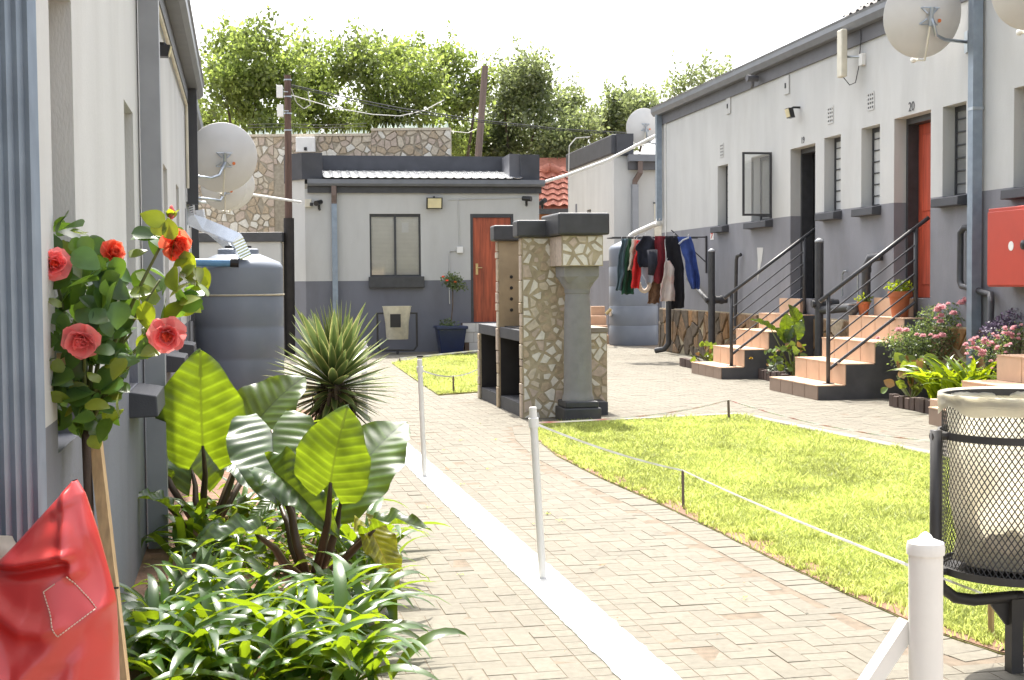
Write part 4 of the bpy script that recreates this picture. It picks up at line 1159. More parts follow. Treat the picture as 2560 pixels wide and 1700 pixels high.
cbl = [RB.p(0.88, 0.03, 4.36)] + [RB.p(0.86 + 0.02 * k, 0.04, 4.2 - 0.1 * k) for k in range(4)] + [RB.p(0.92, 0.08, 3.72), RB.p(1.0, 0.12, 3.70), RB.p(1.05, 0.18, 3.80)]
build("cable", MB().tube(cbl, 0.006, 5), "wire", an)

# ------------------------------------------------------------------ poles and cables
def pole(top, bot, r, mat, label, extra=None):
    t = thing("utility_pole", label, "pole", bot)
    build("shaft", MB().tube([bot, bot.lerp(top, 0.5), top], [r * 1.15, r * 1.05, r * 0.9], 12), mat, t, smooth=True, auto=True)
    return t
b1 = D(724, 880, 24.7); b1.z = 0
p1 = pole(D(719, 188, 24.7), b1, 0.065, "pole_wood", "dark wooden pole with white boxes beside the small building")
build("dark_sleeve", MB().tube([b1, D(722, 545, 24.62)], [0.105, 0.095], 12), "pole_dark", p1, smooth=True, auto=True)
for (x0, y0, x1, y1) in ((692, 214, 707, 244), (693, 263, 709, 291)):
    c = D((x0 + x1) / 2, (y0 + y1) / 2, 24.6)
    bx_ = thing("junction_box", "white box on the dark wooden pole, the %s of the two" % ("upper" if y0 < 250 else "lower"), "box", c)
    build("case", MB().box(WF, c.x - 0.055, c.x + 0.055, -c.y - 0.04, -c.y + 0.04, c.z - 0.11, c.z + 0.11), "plastic_white", bx_, bevel=0.008)
    build("strap", MB().tube([c + Vector((0.055, 0, 0)), c + Vector((0.14, 0.05, 0))], 0.01, 5), "galv", bx_)
for k in range(4): build("band", MB().lathe(D(719.5, 200 + 42 * k, 24.7), [(0.069, -0.012), (0.073, -0.01), (0.073, 0.01), (0.069, 0.012)], 12, cap=False), "galv", p1)
b2 = D(1160, 690, 33); b2.z = 0
pole(D(1213, 165, 33), b2, 0.085, "pole_grey", "leaning grey wooden pole behind the small building")
def cable(pts, r, mat, label):
    P = []
    for (x0, y0, d0), (x1, y1, d1) in zip(pts, pts[1:]):
        for k in range(6):
            t_ = k / 6; P.append(D(x0 + (x1 - x0) * t_, y0 + (y1 - y0) * t_, d0 + (d1 - d0) * t_))
    P.append(D(*pts[-1]))
    tag(build("cable", MB().tube(P, r, 5), mat), label, "cable", "overhead cables")
cable([(727, 212, 24.7), (860, 242, 25.6), (1000, 270, 26.5), (1200, 300, 28), (1400, 322, 29.5), (1590, 333, 31)], 0.011, "wire", "upper dark cable running from the wooden pole to the far dish")
cable([(727, 216, 24.7), (860, 248, 25.6), (1000, 277, 26.5), (1200, 305, 28), (1400, 326, 29.5), (1590, 337, 31)], 0.009, "wire", "lower dark cable running from the wooden pole to the far dish")
cable([(728, 238, 24.7), (830, 268, 26), (930, 286, 27), (1000, 290, 27.6), (1060, 276, 28.2), (1110, 250, 29)], 0.010, "wire_pale", "pale sagging cable between the pole and the trees")
cable([(728, 222, 24.7), (742, 258, 24.8), (760, 272, 25), (776, 262, 25.1), (770, 230, 25.2)], 0.007, "wire_pale", "loop of pale wire hanging from the wooden pole")
cable([(1127, 328, 28), (1170, 332, 30), (1192, 322, 32.8)], 0.008, "wire_pale", "short pale wire from the stone wall to the leaning pole")
tag(build("white_conduit", MB().tube([D(1344, 460, 26.0), D(1420, 437, 26.0), D(1520, 400, 25.9), D(1590, 364, 25.7), D(1640, 338, 25.5)], 0.028, 8), "plastic_white"), "white conduit strung from the small building to the long one", "conduit")
tag(build("white_rod", MB().tube([D(626, 486, 20.5), D(752, 505, 24.4)], 0.022, 8), "plastic_white"), "white rod sloping from the dishes to the wooden pole", "rod")
cable([(1423, 590, 28.9), (1421, 470, 28.9), (1423, 365, 28.9), (1440, 345, 29), (1475, 342, 29.2)], 0.012, "wire_pale", "pale cable climbing the far building's parapet corner")

# ------------------------------------------------------------------ drain pipes along the long building
def dpipe(label, pts, r, fit=None, mat="black_paint"):
    t = thing("drain_pipe", label, "pipe", pts[0], "black drain pipes on the long building")
    build("pipe_run", MB().tube(pts, r, 12), mat, t, smooth=True, auto=True)
    for c, ax, rr, ln in (fit or []):
        ax = Vector(ax).normalized()
        build("fitting", MB().tube([c - ax * ln / 2, c + ax * ln / 2], rr, 12), mat, t, smooth=True, auto=True)
    return t
def vent(s, o, top, label):
    b = RB.p(s, o, 0)
    t = dpipe(label, [b, RB.p(s, o, top)], 0.055, [(RB.p(s, o, 1.0), (0, 0, 1), 0.068, 0.12), (RB.p(s, o - 0.12, 1.0), RB.o, 0.058, 0.26), (RB.p(s, o - 0.16, 1.0), RB.o, 0.07, 0.05), (RB.p(s, o + 0.07, 1.0), RB.o, 0.045, 0.06)])
    build("cap", MB().lathe(RB.p(s, o, top), [(0.06, 0), (0.06, 0.02), (0.03, 0.045), (0.012, 0.055)], 14), "pipe_grey", t, smooth=True)
vent(RB.px(1779, 740, 0.32)[0], 0.32, RB.px(1779, 630, 0.32)[1], "black vent pipe with side fitting near the hanging clothes")
vent(RB.px(2048, 740, 0.32)[0], 0.32, RB.px(2048, 606, 0.32)[1], "black vent pipe between the two railed staircases")
s1_, z1_ = RB.px(1842, 640, 0.08); s2_, z2_ = RB.px(1838, 815, 0.08)
dpipe("thin black swan-neck pipe on the wall beside the first stairs", [RB.p(s2_, 0.08, z2_), RB.p(s1_ + 0.02, 0.08, z1_ - 0.06), RB.p(s1_ - 0.02, 0.08, z1_), RB.p(s1_ - 0.1, 0.05, z1_ + 0.02)], 0.028)
sa_, za_ = RB.px(2165, 700, 0.15)
dpipe("thick black bend pipe joining the wall between the stairs", [RB.p(1.45, 0.30, 0.92), RB.p(sa_ + 0.12, 0.16, 0.98), RB.p(sa_ + 0.02, 0.15, 1.02), RB.p(sa_, 0.15, 1.12), RB.p(sa_, 0.15, za_ + 0.15), RB.p(sa_ - 0.05, 0.12, za_ + 0.26), RB.p(sa_ - 0.16, 0.03, za_ + 0.28)], 0.055,
      [(RB.p(sa_, 0.15, za_ + 0.12), (0, 0, 1), 0.066, 0.06)])
sb_, zb_ = RB.px(2401, 570, 0.06); zc_ = RB.px(2401, 715, 0.06)[1]
dpipe("black U-shaped pipe on the wall left of the red cabinet", [RB.p(sb_ - 0.1, 0.01, zb_), RB.p(sb_ - 0.05, 0.05, zb_), RB.p(sb_, 0.06, zb_ - 0.05), RB.p(sb_, 0.06, zc_ + 0.05), RB.p(sb_ - 0.04, 0.06, zc_), RB.p(sb_ - 0.62, 0.06, zc_ - 0.08), RB.p(sb_ - 0.70, 0.10, zc_ - 0.16), RB.p(sb_ - 0.72, 0.14, 0.1)], 0.035)
dpipe("sloping black pipe behind the hanging clothes", [RB.p(7.9, 0.05, 1.35), RB.p(5.95, 0.30, 0.95)], 0.04)
dpipe("short black downpipe foot beside the far tank", [RB.p(8.6, 0.2, 1.2), RB.p(8.6, 0.2, 0.18), RB.p(8.66, 0.26, 0.08), RB.p(8.8, 0.38, 0.05)], 0.05)
for px_, lab in ((2106, "thin bent tap pipe on the wall, nearer the vent pipe"), (2145, "thin bent tap pipe on the wall, nearer the thick bend")):
    s, z = RB.px(px_, 690, 0.05)
    t = dpipe(lab, [RB.p(s, 0.05, z - 0.25), RB.p(s, 0.05, z + 0.02), RB.p(s - 0.05, 0.05, z + 0.06), RB.p(s - 0.13, 0.05, z + 0.06)], 0.011, mat="galv")

# ------------------------------------------------------------------ red cabinet, sign, hat
sc_, zc0 = RB.px(2468, 600, 0.26)
rc_ = thing("hose_cabinet", "red metal wall cabinet with white disc and black knob", "cabinet", RB.p(sc_ - 0.4, 0, 1.2))
zt_, zb2 = RB.px(2470, 522, 0.26)[1], RB.px(2470, 717, 0.26)[1]
build("cabinet_body", MB().box(RB, sc_ - 0.86, sc_, 0.03, 0.25, zb2, zt_), "cabinet_red", rc_, bevel=0.008)
dr = build("door", MB().box(RB, sc_ - 0.85, sc_ - 0.012, 0.2505, 0.265, zb2 + 0.015, zt_ - 0.035), "cabinet_red", rc_, bevel=0.004)
sd, zd = RB.px(2527, 615, 0.27)
build("white_disc", MB().lathe(RB.p(sd, 0.266, zd), [(0.045, 0), (0.045, 0.004)], 20, axis=RB.o), "plastic_white", dr)
sd, zd = RB.px(2560, 612, 0.27); build("knob", MB().lathe(RB.p(sd, 0.266, zd), [(0.045, 0), (0.045, 0.02), (0.02, 0.03)], 20, axis=RB.o), "plastic_black", dr)
sg = thing("wall_sign", "small white wall sign with a red mark beside the far narrow window", "sign", RB.p(6.9, 0, 2.0))
s0_, z0_ = RB.px(1777, 572); s1_, z1_ = RB.px(1785, 599)
build("plate", MB().box(RB, s1_, s0_, 0.002, 0.008, z1_, z0_), "plastic_white", sg)
zm = (z0_ + z1_) / 2
build("red_bar", MB().box(RB, s1_ + 0.02, s0_ - 0.02, 0.0085, 0.010, zm + 0.0, zm + 0.035), "cabinet_red", sg); build("red_mark", MB().prism([RB.p(s1_ + 0.04, 0.0085, zm - 0.004), RB.p(s1_ + 0.09, 0.0085, zm - 0.004), RB.p(s1_ + 0.14, 0.0085, zm - 0.07), RB.p(s1_ + 0.11, 0.0085, zm - 0.07)], RB.o * 0.002), "cabinet_red", sg)
ht = MB(); ht.lathe(RB.p(2.62, -0.55, 2.45), [(0.22, 0), (0.22, 0.012), (0.12, 0.02), (0.11, 0.1), (0.07, 0.13)], 24, axis=(-0.5, -1, 0.1))
tag(build("hat", ht, "cl_black", smooth=True, auto=True), "round black hat hanging inside open doorway 19", "hat")

# ------------------------------------------------------------------ clothes rack and the washing
rk = thing("clothes_rack", "black wall-mounted clothes rail with brace beside the tall tank", "clothes rack", RB.p(7.1, 0, 2.0))
ZR = 2.03
build("rail", MB().tube([RB.p(7.0, 0.02, ZR), RB.p(7.0, 1.62, ZR)], 0.012, 6), "black_paint", rk)
build("rail", MB().tube([RB.p(7.45, 0.02, ZR), RB.p(7.45, 1.60, ZR), RB.p(7.0, 1.62, ZR)], 0.012, 6), "black_paint", rk)
build("wall_bar", MB().box(RB, 6.985, 7.015, 0.002, 0.03, ZR - 0.60, ZR + 0.02), "black_paint", rk)
build("brace", MB().tube([RB.p(7.0, 0.02, ZR - 0.42), RB.p(7.0, 0.62, ZR + 0.12)], 0.010, 6), "black_paint", rk)
def garment(name, label, x0, x1, yt, yb, outline, mat, dist=22.35, folds=1.3, depth=0.06, cat="clothing", extra=None):
    """cloth hung from the rail: outline = list of (height 0..1, left 0..1, right 0..1)"""
    x0, x1 = x0 - 3, x1 + 3
    A, B_ = D(x0, yt, dist), D(x1, yb, dist)
    t = thing(name, label, cat, ((A.x + B_.x) / 2, dist, A.z), "washing on the clothes rail")
    ph = R.uniform(0, 6)
    Lt = [(o[0], o[1]) for o in outline]; Rt = [(o[0], o[2]) for o in outline]
    def fn(u, v):
        l, r = lerp(Lt, v), lerp(Rt, v)
        x = A.x + (B_.x - A.x) * (l + (r - l) * u) + 0.025 * mnoise.noise(Vector((ph, v * 5, u * 1.5))); z = A.z + (B_.z - A.z) * v + 0.03 * v * mnoise.noise(Vector((u * 4, ph, 3)))
        y = dist + depth * math.sin(u * folds * 2 * math.pi + ph + v * 1.2) * (0.35 + 0.65 * v) + 0.03 * mnoise.noise(Vector((x * 9, z * 6, ph)))
        return (x, y + (u - 0.5) * 0.10, z)
    m = MB(); m.grid(22, 22, fn); build("cloth", m, mat, t, smooth=True, solid=0.012)
    mid = A.lerp(Vector((B_.x, dist, A.z)), 0.5)
    build("hanger", MB().tube([mid + Vector((0, 0, -0.02)), mid + Vector((0, 0, 0.03)), mid + Vector((0.015, 0, 0.045))], 0.004, 5), "hanger", t)
    return t
TR = [(0, .25, .85), (.1, .1, .9), (.6, .05, .95), (1, 0, 1)]
garment("trousers", "grey-teal trousers at the tank end of the clothes rail", 1542, 1567, 597, 725, [(0, .45, 1), (.3, .3, .95), (1, 0, .75)], "cl_teal", 22.2)
garment("trousers", "dark green trousers second on the clothes rail", 1553, 1583, 597, 736, [(0, .3, .85), (.3, .25, .9), (1, .1, 1)], "cl_green", 22.3)
garment("shirt", "beige shirt hanging between green trousers and red top", 1573, 1598, 598, 676, [(0, .3, .9), (.25, .2, .95), (1, 0, .7)], "cl_beige", 22.25)
garment("top", "bright red top hanging on the clothes rail", 1580, 1603, 601, 721, [(0, .5, 1), (.25, .45, 1), (.6, .1, .9), (1, .05, .75)], "cl_red", 22.2)
hd = garment("hooded_jacket", "black hooded jacket with a sleeve hanging out", 1588, 1638, 590, 668, [(0, .4, .8), (.15, .25, .95), (.4, .02, 1), (.5, .1, 1), (1, .2, .95)], "cl_navy", 22.15)
build("sleeve", MB().tube([D(1630, 625, 22.0), D(1632, 660, 21.98), D(1627, 688, 21.98)], [0.09, 0.075, 0.05], 8), "cl_navy", hd, smooth=True)
garment("trousers", "pale grey trousers hanging below the black hooded jacket", 1598, 1638, 664, 708, [(0, 0, 1), (.5, .15, 1), (1, .45, .8)], "cl_grey", 22.3)
lp = MB(); lp.tube([D(1597 + 14 * (1 - math.cos(k / 10 * math.pi)), 706 + 22 * math.sin(k / 10 * math.pi), 22.3) for k in range(11)], 0.035, 8)
tag(build("fleece_collar", lp, "cl_beige", smooth=True), "cream fleece collar looped below the pale grey trousers", "clothing")
garment("blouse", "maroon long blouse in the middle of the clothes rail", 1636, 1662, 590, 708, [(0, .1, 1), (.5, .05, 1), (1, .1, .9)], "cl_maroon", 22.2)
garment("skirt", "brown patterned skirt showing below the maroon blouse", 1621, 1652, 690, 758, [(0, .3, .95), (.4, .15, 1), (1, 0, .85)], "cl_brown", 22.35)
garment("blouse", "white blouse with red print on the clothes rail", 1651, 1684, 652, 753, [(0, .4, .65), (.2, .3, .95), (.6, .1, 1), (1, .0, 1)], "cl_floral", 22.1)
garment("dress", "long black dress reaching lowest on the clothes rail", 1661, 1709, 590, 770, [(0, .05, .65), (.2, .1, .8), (.45, .2, .95), (1, .35, 1)], "cl_black", 22.3)
bo = garment("overalls", "blue overalls at the wall end of the clothes rail", 1695, 1746, 592, 722, [(0, .05, .6), (.15, .15, .75), (.5, .35, .9), (.75, .45, 1), (1, .65, .95)], "cl_blue", 22.3)
build("collar", MB().tube([D(1697, 610, 22.2), D(1708, 600, 22.2), D(1722, 594, 22.2)], 0.016, 6), "cl_grey", bo)

# ------------------------------------------------------------------ line posts, stakes, tape
def linepost(base, top, r, label, brace=None, capped=True):
    t = thing("line_post", label, "post", base, "white posts along the painted line")
    build("tube", MB().tube([base, top], r, 16), "plastic_white", t, smooth=True, auto=True)
    ax = (top - base).normalized()
    c = MB()
    if capped == 2:
        c.lathe(top - ax * 0.004, [(r * 1.10, -0.01), (r * 1.12, 0.0), (r * 1.06, 0.008), (r * 0.45, 0.014), (r * 0.3, 0.02), (r * 0.06, 0.024)], 24, axis=ax)
    else:
        c.lathe(top, [(r * 0.9, 0), (r * 0.9, 0.004)], 14, axis=ax)
    build("cap", c, "plastic_white", t, smooth=True, auto=True)
    k = MB()
    q = top - ax * (0.065 if capped != 2 else 0.07)
    k.lathe(q, [(r * 1.02, -0.022), (r * 1.35, -0.02), (r * 1.35, 0.02), (r * 1.02, 0.022)], 16, axis=ax, cap=False)
    if capped != 2: build("clip_sleeve", k, "plastic_white", t)
    if brace: build("brace", MB().tube(brace, 0.017, sq=True), "plastic_white", t)
    return t
P2b = G(1357, 1447); P2t = D(1332, 1020, P2b.y)
P3b = G(1062, 1192); P3t = D(1049, 900, P3b.y)
P1t = D(2314, 1362, 2.05); P1b = Vector((P1t.x + 0.006, 2.05, 0))
linepost(P1b, P1t, 0.0255, "thick white pipe post with cap close to the camera", [D(2272, 1558, 2.07), Vector((P1b.x - 0.62, 1.9, 0.0))], 2)
linepost(P2b, P2t, 0.017, "thin white post on the painted line in front of the barbecue")
linepost(P3b, P3t, 0.017, "thin white post on the painted line near the yucca")
P4b = G(912, 1040); linepost(P4b, D(910, 855, P4b.y), 0.03, "stout white post half hidden behind the yucca")
def stake(px_, yb, yt, label, mat="pole_grey", r=0.008):
    b = G(px_, yb, 0.02); tt = D(px_ - 1, yt, b.y)
    tag(build("stake", MB().tube([b, tt], r, 8), mat), label, "stake", "short stakes holding the barrier tape")
    return tt
T1 = stake(1708, 1266, 1176, "metal stake in the lawn holding the near tape"); T2 = stake(1822, 1048, 1000, "small stake at the far corner of the wide lawn", r=0.012)
T3 = stake(2478, 1580, 1492, "short wooden stake under the wire mesh bin", "timber", 0.012); T4 = stake(1134, 980, 940, "leaning stake at the edge of the small lawn", r=0.012)
T5 = stake(1000, 905, 896, "low stake behind the yucca at the small lawn", r=0.012)
def tape(a, b, label, w_=0.012, sag=0.03, red=0):
    n = 24; m = MB(); m.c = []
    for k in range(n + 1):
        p = a.lerp(b, k / n) - Vector((0, 0, sag * 4 * (k / n) * (1 - k / n)))
        tw = 0.6 * math.sin(k * 1.7); wv = Vector((0, tw * w_ * 0.5, w_ * 0.5))
        m.add([p - wv, p + wv, p + wv + Vector((0.001, 0.002, 0)), p - wv + Vector((0.001, 0.002, 0))])
        m.c += [(0.62, 0.22, 0.19) if red and k % 4 == 1 else (0.80, 0.79, 0.76)] * 4
        if k:
            i = 4 * k
            for q in range(4): m.f.append((i - 4 + q, i - 4 + (q + 1) % 4, i + (q + 1) % 4, i + q))
    tag(build("barrier_tape", m, "tape"), label, "tape", "barrier tape round the lawns")
c2 = P2t - Vector((0, 0, 0.065)); c3 = P3t - Vector((0, 0, 0.065)); c1 = P1t - Vector((0, -0.03, 0.08))
tape(c2, T1, "white tape from the middle post to the lawn stake", 0.010, 0.02)
tape(T1, D(2262, 1410, 3.9), "white tape from the lawn stake towards the near post", 0.008, 0.01)
tape(D(2262, 1410, 3.9), T3, "white tape running on behind the near post", 0.008, 0.0)
tape(c2, T2, "red and white tape from the middle post past the barbecue", 0.007, 0.04, 1)
tape(T2, D(2330, 1103, 9.9), "red and white tape along the lawn's right-hand edge", 0.009, 0.05, 1)
tape(T3, D(2600, 1475, 4.3), "white tape from the wooden stake out behind the bin", 0.008, 0.0)
tape(c3, T4, "white tape from the yucca-side post to the small lawn", 0.013, 0.02)
tape(T4, BL.p(2.45, 0.0, 0.33), "white tape from the small lawn to the barbecue", 0.013, 0.02)
tape(T5, D(1196, 876, 23.5), "white tape along the back of the small lawn", 0.022, 0.0)
gl = thing("garden_light", "small black and white stake light beyond the yucca", "garden light", G(1050, 960))
gc = G(1050, 960); gt = D(1050, 893, gc.y)
build("spike", MB().tube([gc, gt - Vector((0, 0, 0.05))], 0.012, 8), "plastic_black", gl); build("lantern", MB().tube([gt - Vector((0, 0, 0.10)), gt], 0.028, 12), "plastic_white", gl); build("top", MB().tube([gt, gt + Vector((0, 0, 0.02))], 0.042, 12), "plastic_black", gl)

# ------------------------------------------------------------------ wire mesh bins
def meshbin(c, r, z0, z1, label, ncol, nrow, th, liner_seed, tall=1):
    t = thing("mesh_bin", label, "bin", Vector((c.x, c.y, 0)), "bins in steel frames")
    m = MB()
    def P(i, j, rr=r):
        a = 2 * math.pi * i / ncol; z = z0 + (z1 - z0) * j / nrow
        return Vector((c.x + rr * math.cos(a), c.y + rr * math.sin(a), z))
    for j in range(nrow):
        for i in range(ncol):
            for di in (0.5, -0.5):
                off = 0.5 if j % 2 else 0.0
                a, b = P(i + off, j), P(i + off + di, j + 1)
                nrm = Vector((a.x - c.x, a.y - c.y, 0)).normalized() * th * 0.6; tn = Vector((-nrm.y, nrm.x, 0)).normalized() * th
                k = m.add([a - tn, a + tn, a + nrm, b - tn, b + tn, b + nrm])
                m.f += [(k, k + 1, k + 4, k + 3), (k + 1, k + 2, k + 5, k + 4), (k + 2, k, k + 3, k + 5)]
    o = build("wire_mesh", m, "bin_black", t); o["kind"] = "stuff"
    for z, h in ((z1 - 0.005, 0.012), (z0, 0.008)):
        k = MB(); k.lathe(Vector((c.x, c.y, z)), [(r - 0.004, -h), (r + 0.006, -h), (r + 0.006, h), (r - 0.004, h), (r - 0.004, -h)], 48, cap=False); build("rim", k, "bin_black", t)
    k = MB(); k.lathe(Vector((c.x, c.y, z0)), [(0.01, 0), (r, 0.002)], 32, cap=False); build("floor", k, "bin_black", t)
    return t
def liner(c, r, z0, z1, parent_label, over, seed):
    m = MB(); n, h = 60, 16
    def fn(u, v):
        a = u * 2 * math.pi
        if v < 0.82:
            w_ = v / 0.82; rr = r * (0.80 + 0.17 * w_) + 0.020 * mnoise.noise(Vector((math.cos(a) * 3, math.sin(a) * 3, w_ * 4 + seed))); z = z0 + 0.03 + (z1 + 0.012 - z0 - 0.03) * w_
        else:
            w_ = (v - 0.82) / 0.18; rr = r + 0.013 + 0.007 * mnoise.noise(Vector((math.cos(a) * 9, math.sin(a) * 9, w_ * 2 + seed))); z = z1 + 0.014 - over * w_ * (1 + 0.55 * mnoise.noise(Vector((math.cos(a) * 2.0, math.sin(a) * 2.0, seed))))
        return (c.x + rr * math.cos(a), c.y + rr * math.sin(a), z)
    m.grid(n, 28, fn)
    return tag(build("bin_liner", m, "liner", smooth=True), parent_label, "bin liner")
bc = Vector((1.672, 4.50, 0)); zR, zB = 0.925, 0.345
bn = meshbin(bc, 0.235, zB, zR, "black wire mesh bin in a steel frame beside the lawn", 78, 40, 0.0023, 1)
liner(bc, 0.235, zB, zR, "cream plastic liner folded over the near mesh bin's rim", 0.06, 1)
gar = MB(); gar.lathe(bc + Vector((0, 0, zB + 0.02)), [(0.17, 0), (0.19, 0.1), (0.16, 0.2), (0.06, 0.26)], 16); 
for v in gar.v: v += Vector((mnoise.noise(v * 9), mnoise.noise(v * 9 + Vector((7, 0, 0))), mnoise.noise(v * 9 + Vector((0, 9, 0))))) * 0.03
tag(build("rubbish", gar, "stone_cream", smooth=True), "crumpled rubbish lying inside the near mesh bin", "rubbish")
for z in (0.80, 0.352):
    k = MB(); k.lathe(bc + Vector((0, 0, z)), [(0.243, -0.012), (0.250, -0.012), (0.250, 0.012), (0.243, 0.012), (0.243, -0.012)], 48, cap=False); build("hoop", k, "bin_black", bn)
ux = Vector((0.985, 0.17, 0))
for sgn in (-1, 1):
    a = bc + ux * 0.285 * sgn
    build("side_post", MB().tube([a + Vector((0, 0, 0.82)), a + Vector((0, 0, 0.36)), a + Vector((0, 0, 0.30)) - ux * 0.02 * sgn, a + Vector((0, 0, 0.262)) - ux * 0.07 * sgn, bc + Vector((0, 0, 0.25)) + ux * 0.15 * sgn, bc + Vector((0, 0, 0.255))], 0.0195, 10), "bin_black", bn, smooth=True)
    for z in (0.80, 0.352): build("side_lug", MB().tube([a + Vector((0, 0, z)) + ux * 0.018 * sgn, a + Vector((0, 0, z)) - ux * 0.05 * sgn], 0.014, 8), "bin_black", bn)
fl = MB(); fl.prism([bc + ux * 0.10 * s_ + Vector((0, 0, 0.25)) for s_ in (-1, 1)] + [bc + ux * 0.03 + Vector((0, 0, 0.16)), bc - ux * 0.03 + Vector((0, 0, 0.16))], Vector((-0.17, 0.985, 0)) * 0.012)
build("gusset", fl, "bin_black", bn); build("leg", MB().box(Frame(bc.x, bc.y, ux.x, ux.y, -1), -0.022, 0.022, -0.022, 0.022, 0, 0.25), "bin_black", bn)
# far bin by the small building
fc = BB.p(1.62, 0.75, 0); fc.z = 0
k_ = lambda x, y: D(x, y, fc.y)
fbn = thing("frame_bin", "cream plastic bin in a black frame under the small building's window", "bin", fc, "bins in steel frames")
m = MB(); zt2, zb3 = k_(980, 768).z, k_(980, 848).z
m.lathe(Vector((fc.x, fc.y, zb3)), [(0.20, 0), (0.215, (zt2 - zb3) * 0.5), (0.26, zt2 - zb3), (0.268, zt2 - zb3), (0.268, zt2 - zb3 + 0.02)], 28); build("bin_bag", m, "liner", fbn, smooth=True, auto=True)
build("sign_plate", MB().box(WF, fc.x - 0.10, fc.x + 0.09, -fc.y + 0.262, -fc.y + 0.275, zt2 - 0.36, zt2 - 0.12), "plastic_black", fbn)
fr2 = MB(); zf = zt2 - 0.11
fr2.tube([Vector((fc.x - 0.38, fc.y, zf)), Vector((fc.x + 0.38, fc.y, zf))], 0.018, 8); fr2.tube([Vector((fc.x - 0.36, fc.y, zf)), Vector((fc.x - 0.36, fc.y, zf - 0.6)), Vector((fc.x - 0.30, fc.y, zf - 0.68)), Vector((fc.x + 0.30, fc.y, zf - 0.68)), Vector((fc.x + 0.36, fc.y, zf - 0.6)), Vector((fc.x + 0.36, fc.y, zf))], 0.02, 8)
build("frame", fr2, "bin_black", fbn); build("leg", MB().tube([Vector((fc.x, fc.y, zf - 0.68)), Vector((fc.x, fc.y, 0))], 0.025, 8), "bin_black", fbn)

# ------------------------------------------------------------------ pots
def pot(c, r, h, mat, label, rim=True, belly=0):
    t = thing("plant_pot", label, "plant pot", c)
    if belly: prof = [(r * 0.55, 0), (r * 0.95, h * 0.35), (r, h * 0.55), (r * 0.7, h * 0.9), (r * 0.6, h), (r * 0.5, h), (r * 0.5, h * 0.9)]
    else: prof = [(r * 0.66, 0), (r * 0.88, h * 0.78), (r, h * 0.78), (r, h), (r * 0.88, h), (r * 0.86, h * 0.88)]
    m = MB(); m.lathe(c, prof, 28); build("pot_body", m, mat, t, smooth=True, auto=True)
    m = MB(); m.lathe(c + Vector((0, 0, h * 0.88)), [(0.01, 0.01), (r * 0.86, 0)], 20, cap=False); build("soil_top", m, "soil", t)
    return t
bigpot = RB.p(-0.50, 0.17, 0.882); pot(bigpot, 0.135, 0.29, "terracotta", "large terracotta pot on the landing below red door 20")
smpot = RB.p(0.40, 0.20, 0.882); pot(smpot, 0.08, 0.16, "terracotta", "small terracotta pot at the far end of the landing")
pot(RB.p(0.46, 0.31, 0.882), 0.075, 0.14, "pot_grey", "dark grey round vase beside the small terracotta pot", belly=1)
blp = BB.p(2.62, 0.62, 0); 
bpt = thing("square_planter", "dark blue square planter by the wooden door", "planter", blp)
bm_ = MB(); w0, w1, hh = 0.20, 0.27, 0.50
i = bm_.add([BB.p(2.62 + a * w0, 0.62 + b * w0, 0) for a, b in ((-1, -1), (1, -1), (1, 1), (-1, 1))]); j = bm_.add([BB.p(2.62 + a * w1, 0.62 + b * w1, hh) for a, b in ((-1, -1), (1, -1), (1, 1), (-1, 1))])
for k in range(4): bm_.f.append((i + k, i + (k + 1) % 4, j + (k + 1) % 4, j + k))
bm_.f.append((j, j + 1, j + 2, j + 3)); build("planter_body", bm_, "pot_blue", bpt, bevel=0.015)
build("planter_rim", MB().box(BB, 2.62 - 0.29, 2.62 + 0.29, 0.62 - 0.29, 0.62 + 0.29, hh - 0.05, hh + 0.005), "pot_blue", bpt, bevel=0.01)
# upright dark bricks that edge the little beds
def edging(s0, s1, o, label):
    t = thing("brick_edging", label, "edging", RB.p((s0 + s1) / 2, o, 0))
    n = max(2, int(abs(s1 - s0) / 0.11))
    for k in range(n):
        s = s0 + (s1 - s0) * (k + 0.5) / n
        build("brick", MB().box(RB, s - 0.048, s + 0.048, o - 0.04 + R.uniform(-.01, .01), o + 0.04 + R.uniform(-.01, .01), 0, 0.13 + R.uniform(-0.015, 0.015)), "brick_dark", t, bevel=0.006)
edging(1.35, 2.28, 0.80, "row of dark upright bricks between the two railed stairs"); edging(3.65, 5.2, 1.0, "row of dark bricks beyond the farther stairs"); edging(-3.0, -1.75, 0.86, "row of dark bricks below the pink rose bush")
tag(build("loose_tile", MB().box(RB, -3.32, -3.05, 1.0, 1.10, 0, 0.19), "tile_peach", bevel=0.006), "single peach tile block at the end of the brick edging", "tile")
bedm = MB()
for a, b, o in ((1.34, 2.29, 0.80), (3.62, 5.2, 1.0), (-3.02, -1.73, 0.86)): bedm.prism([RB.p(a, 0.04, -0.02), RB.p(b, 0.04, -0.02), RB.p(b, o, -0.02), RB.p(a, o, -0.02)], (0, 0, 0.06), cap=False)
struct("planting_bed", bedm, "soil")

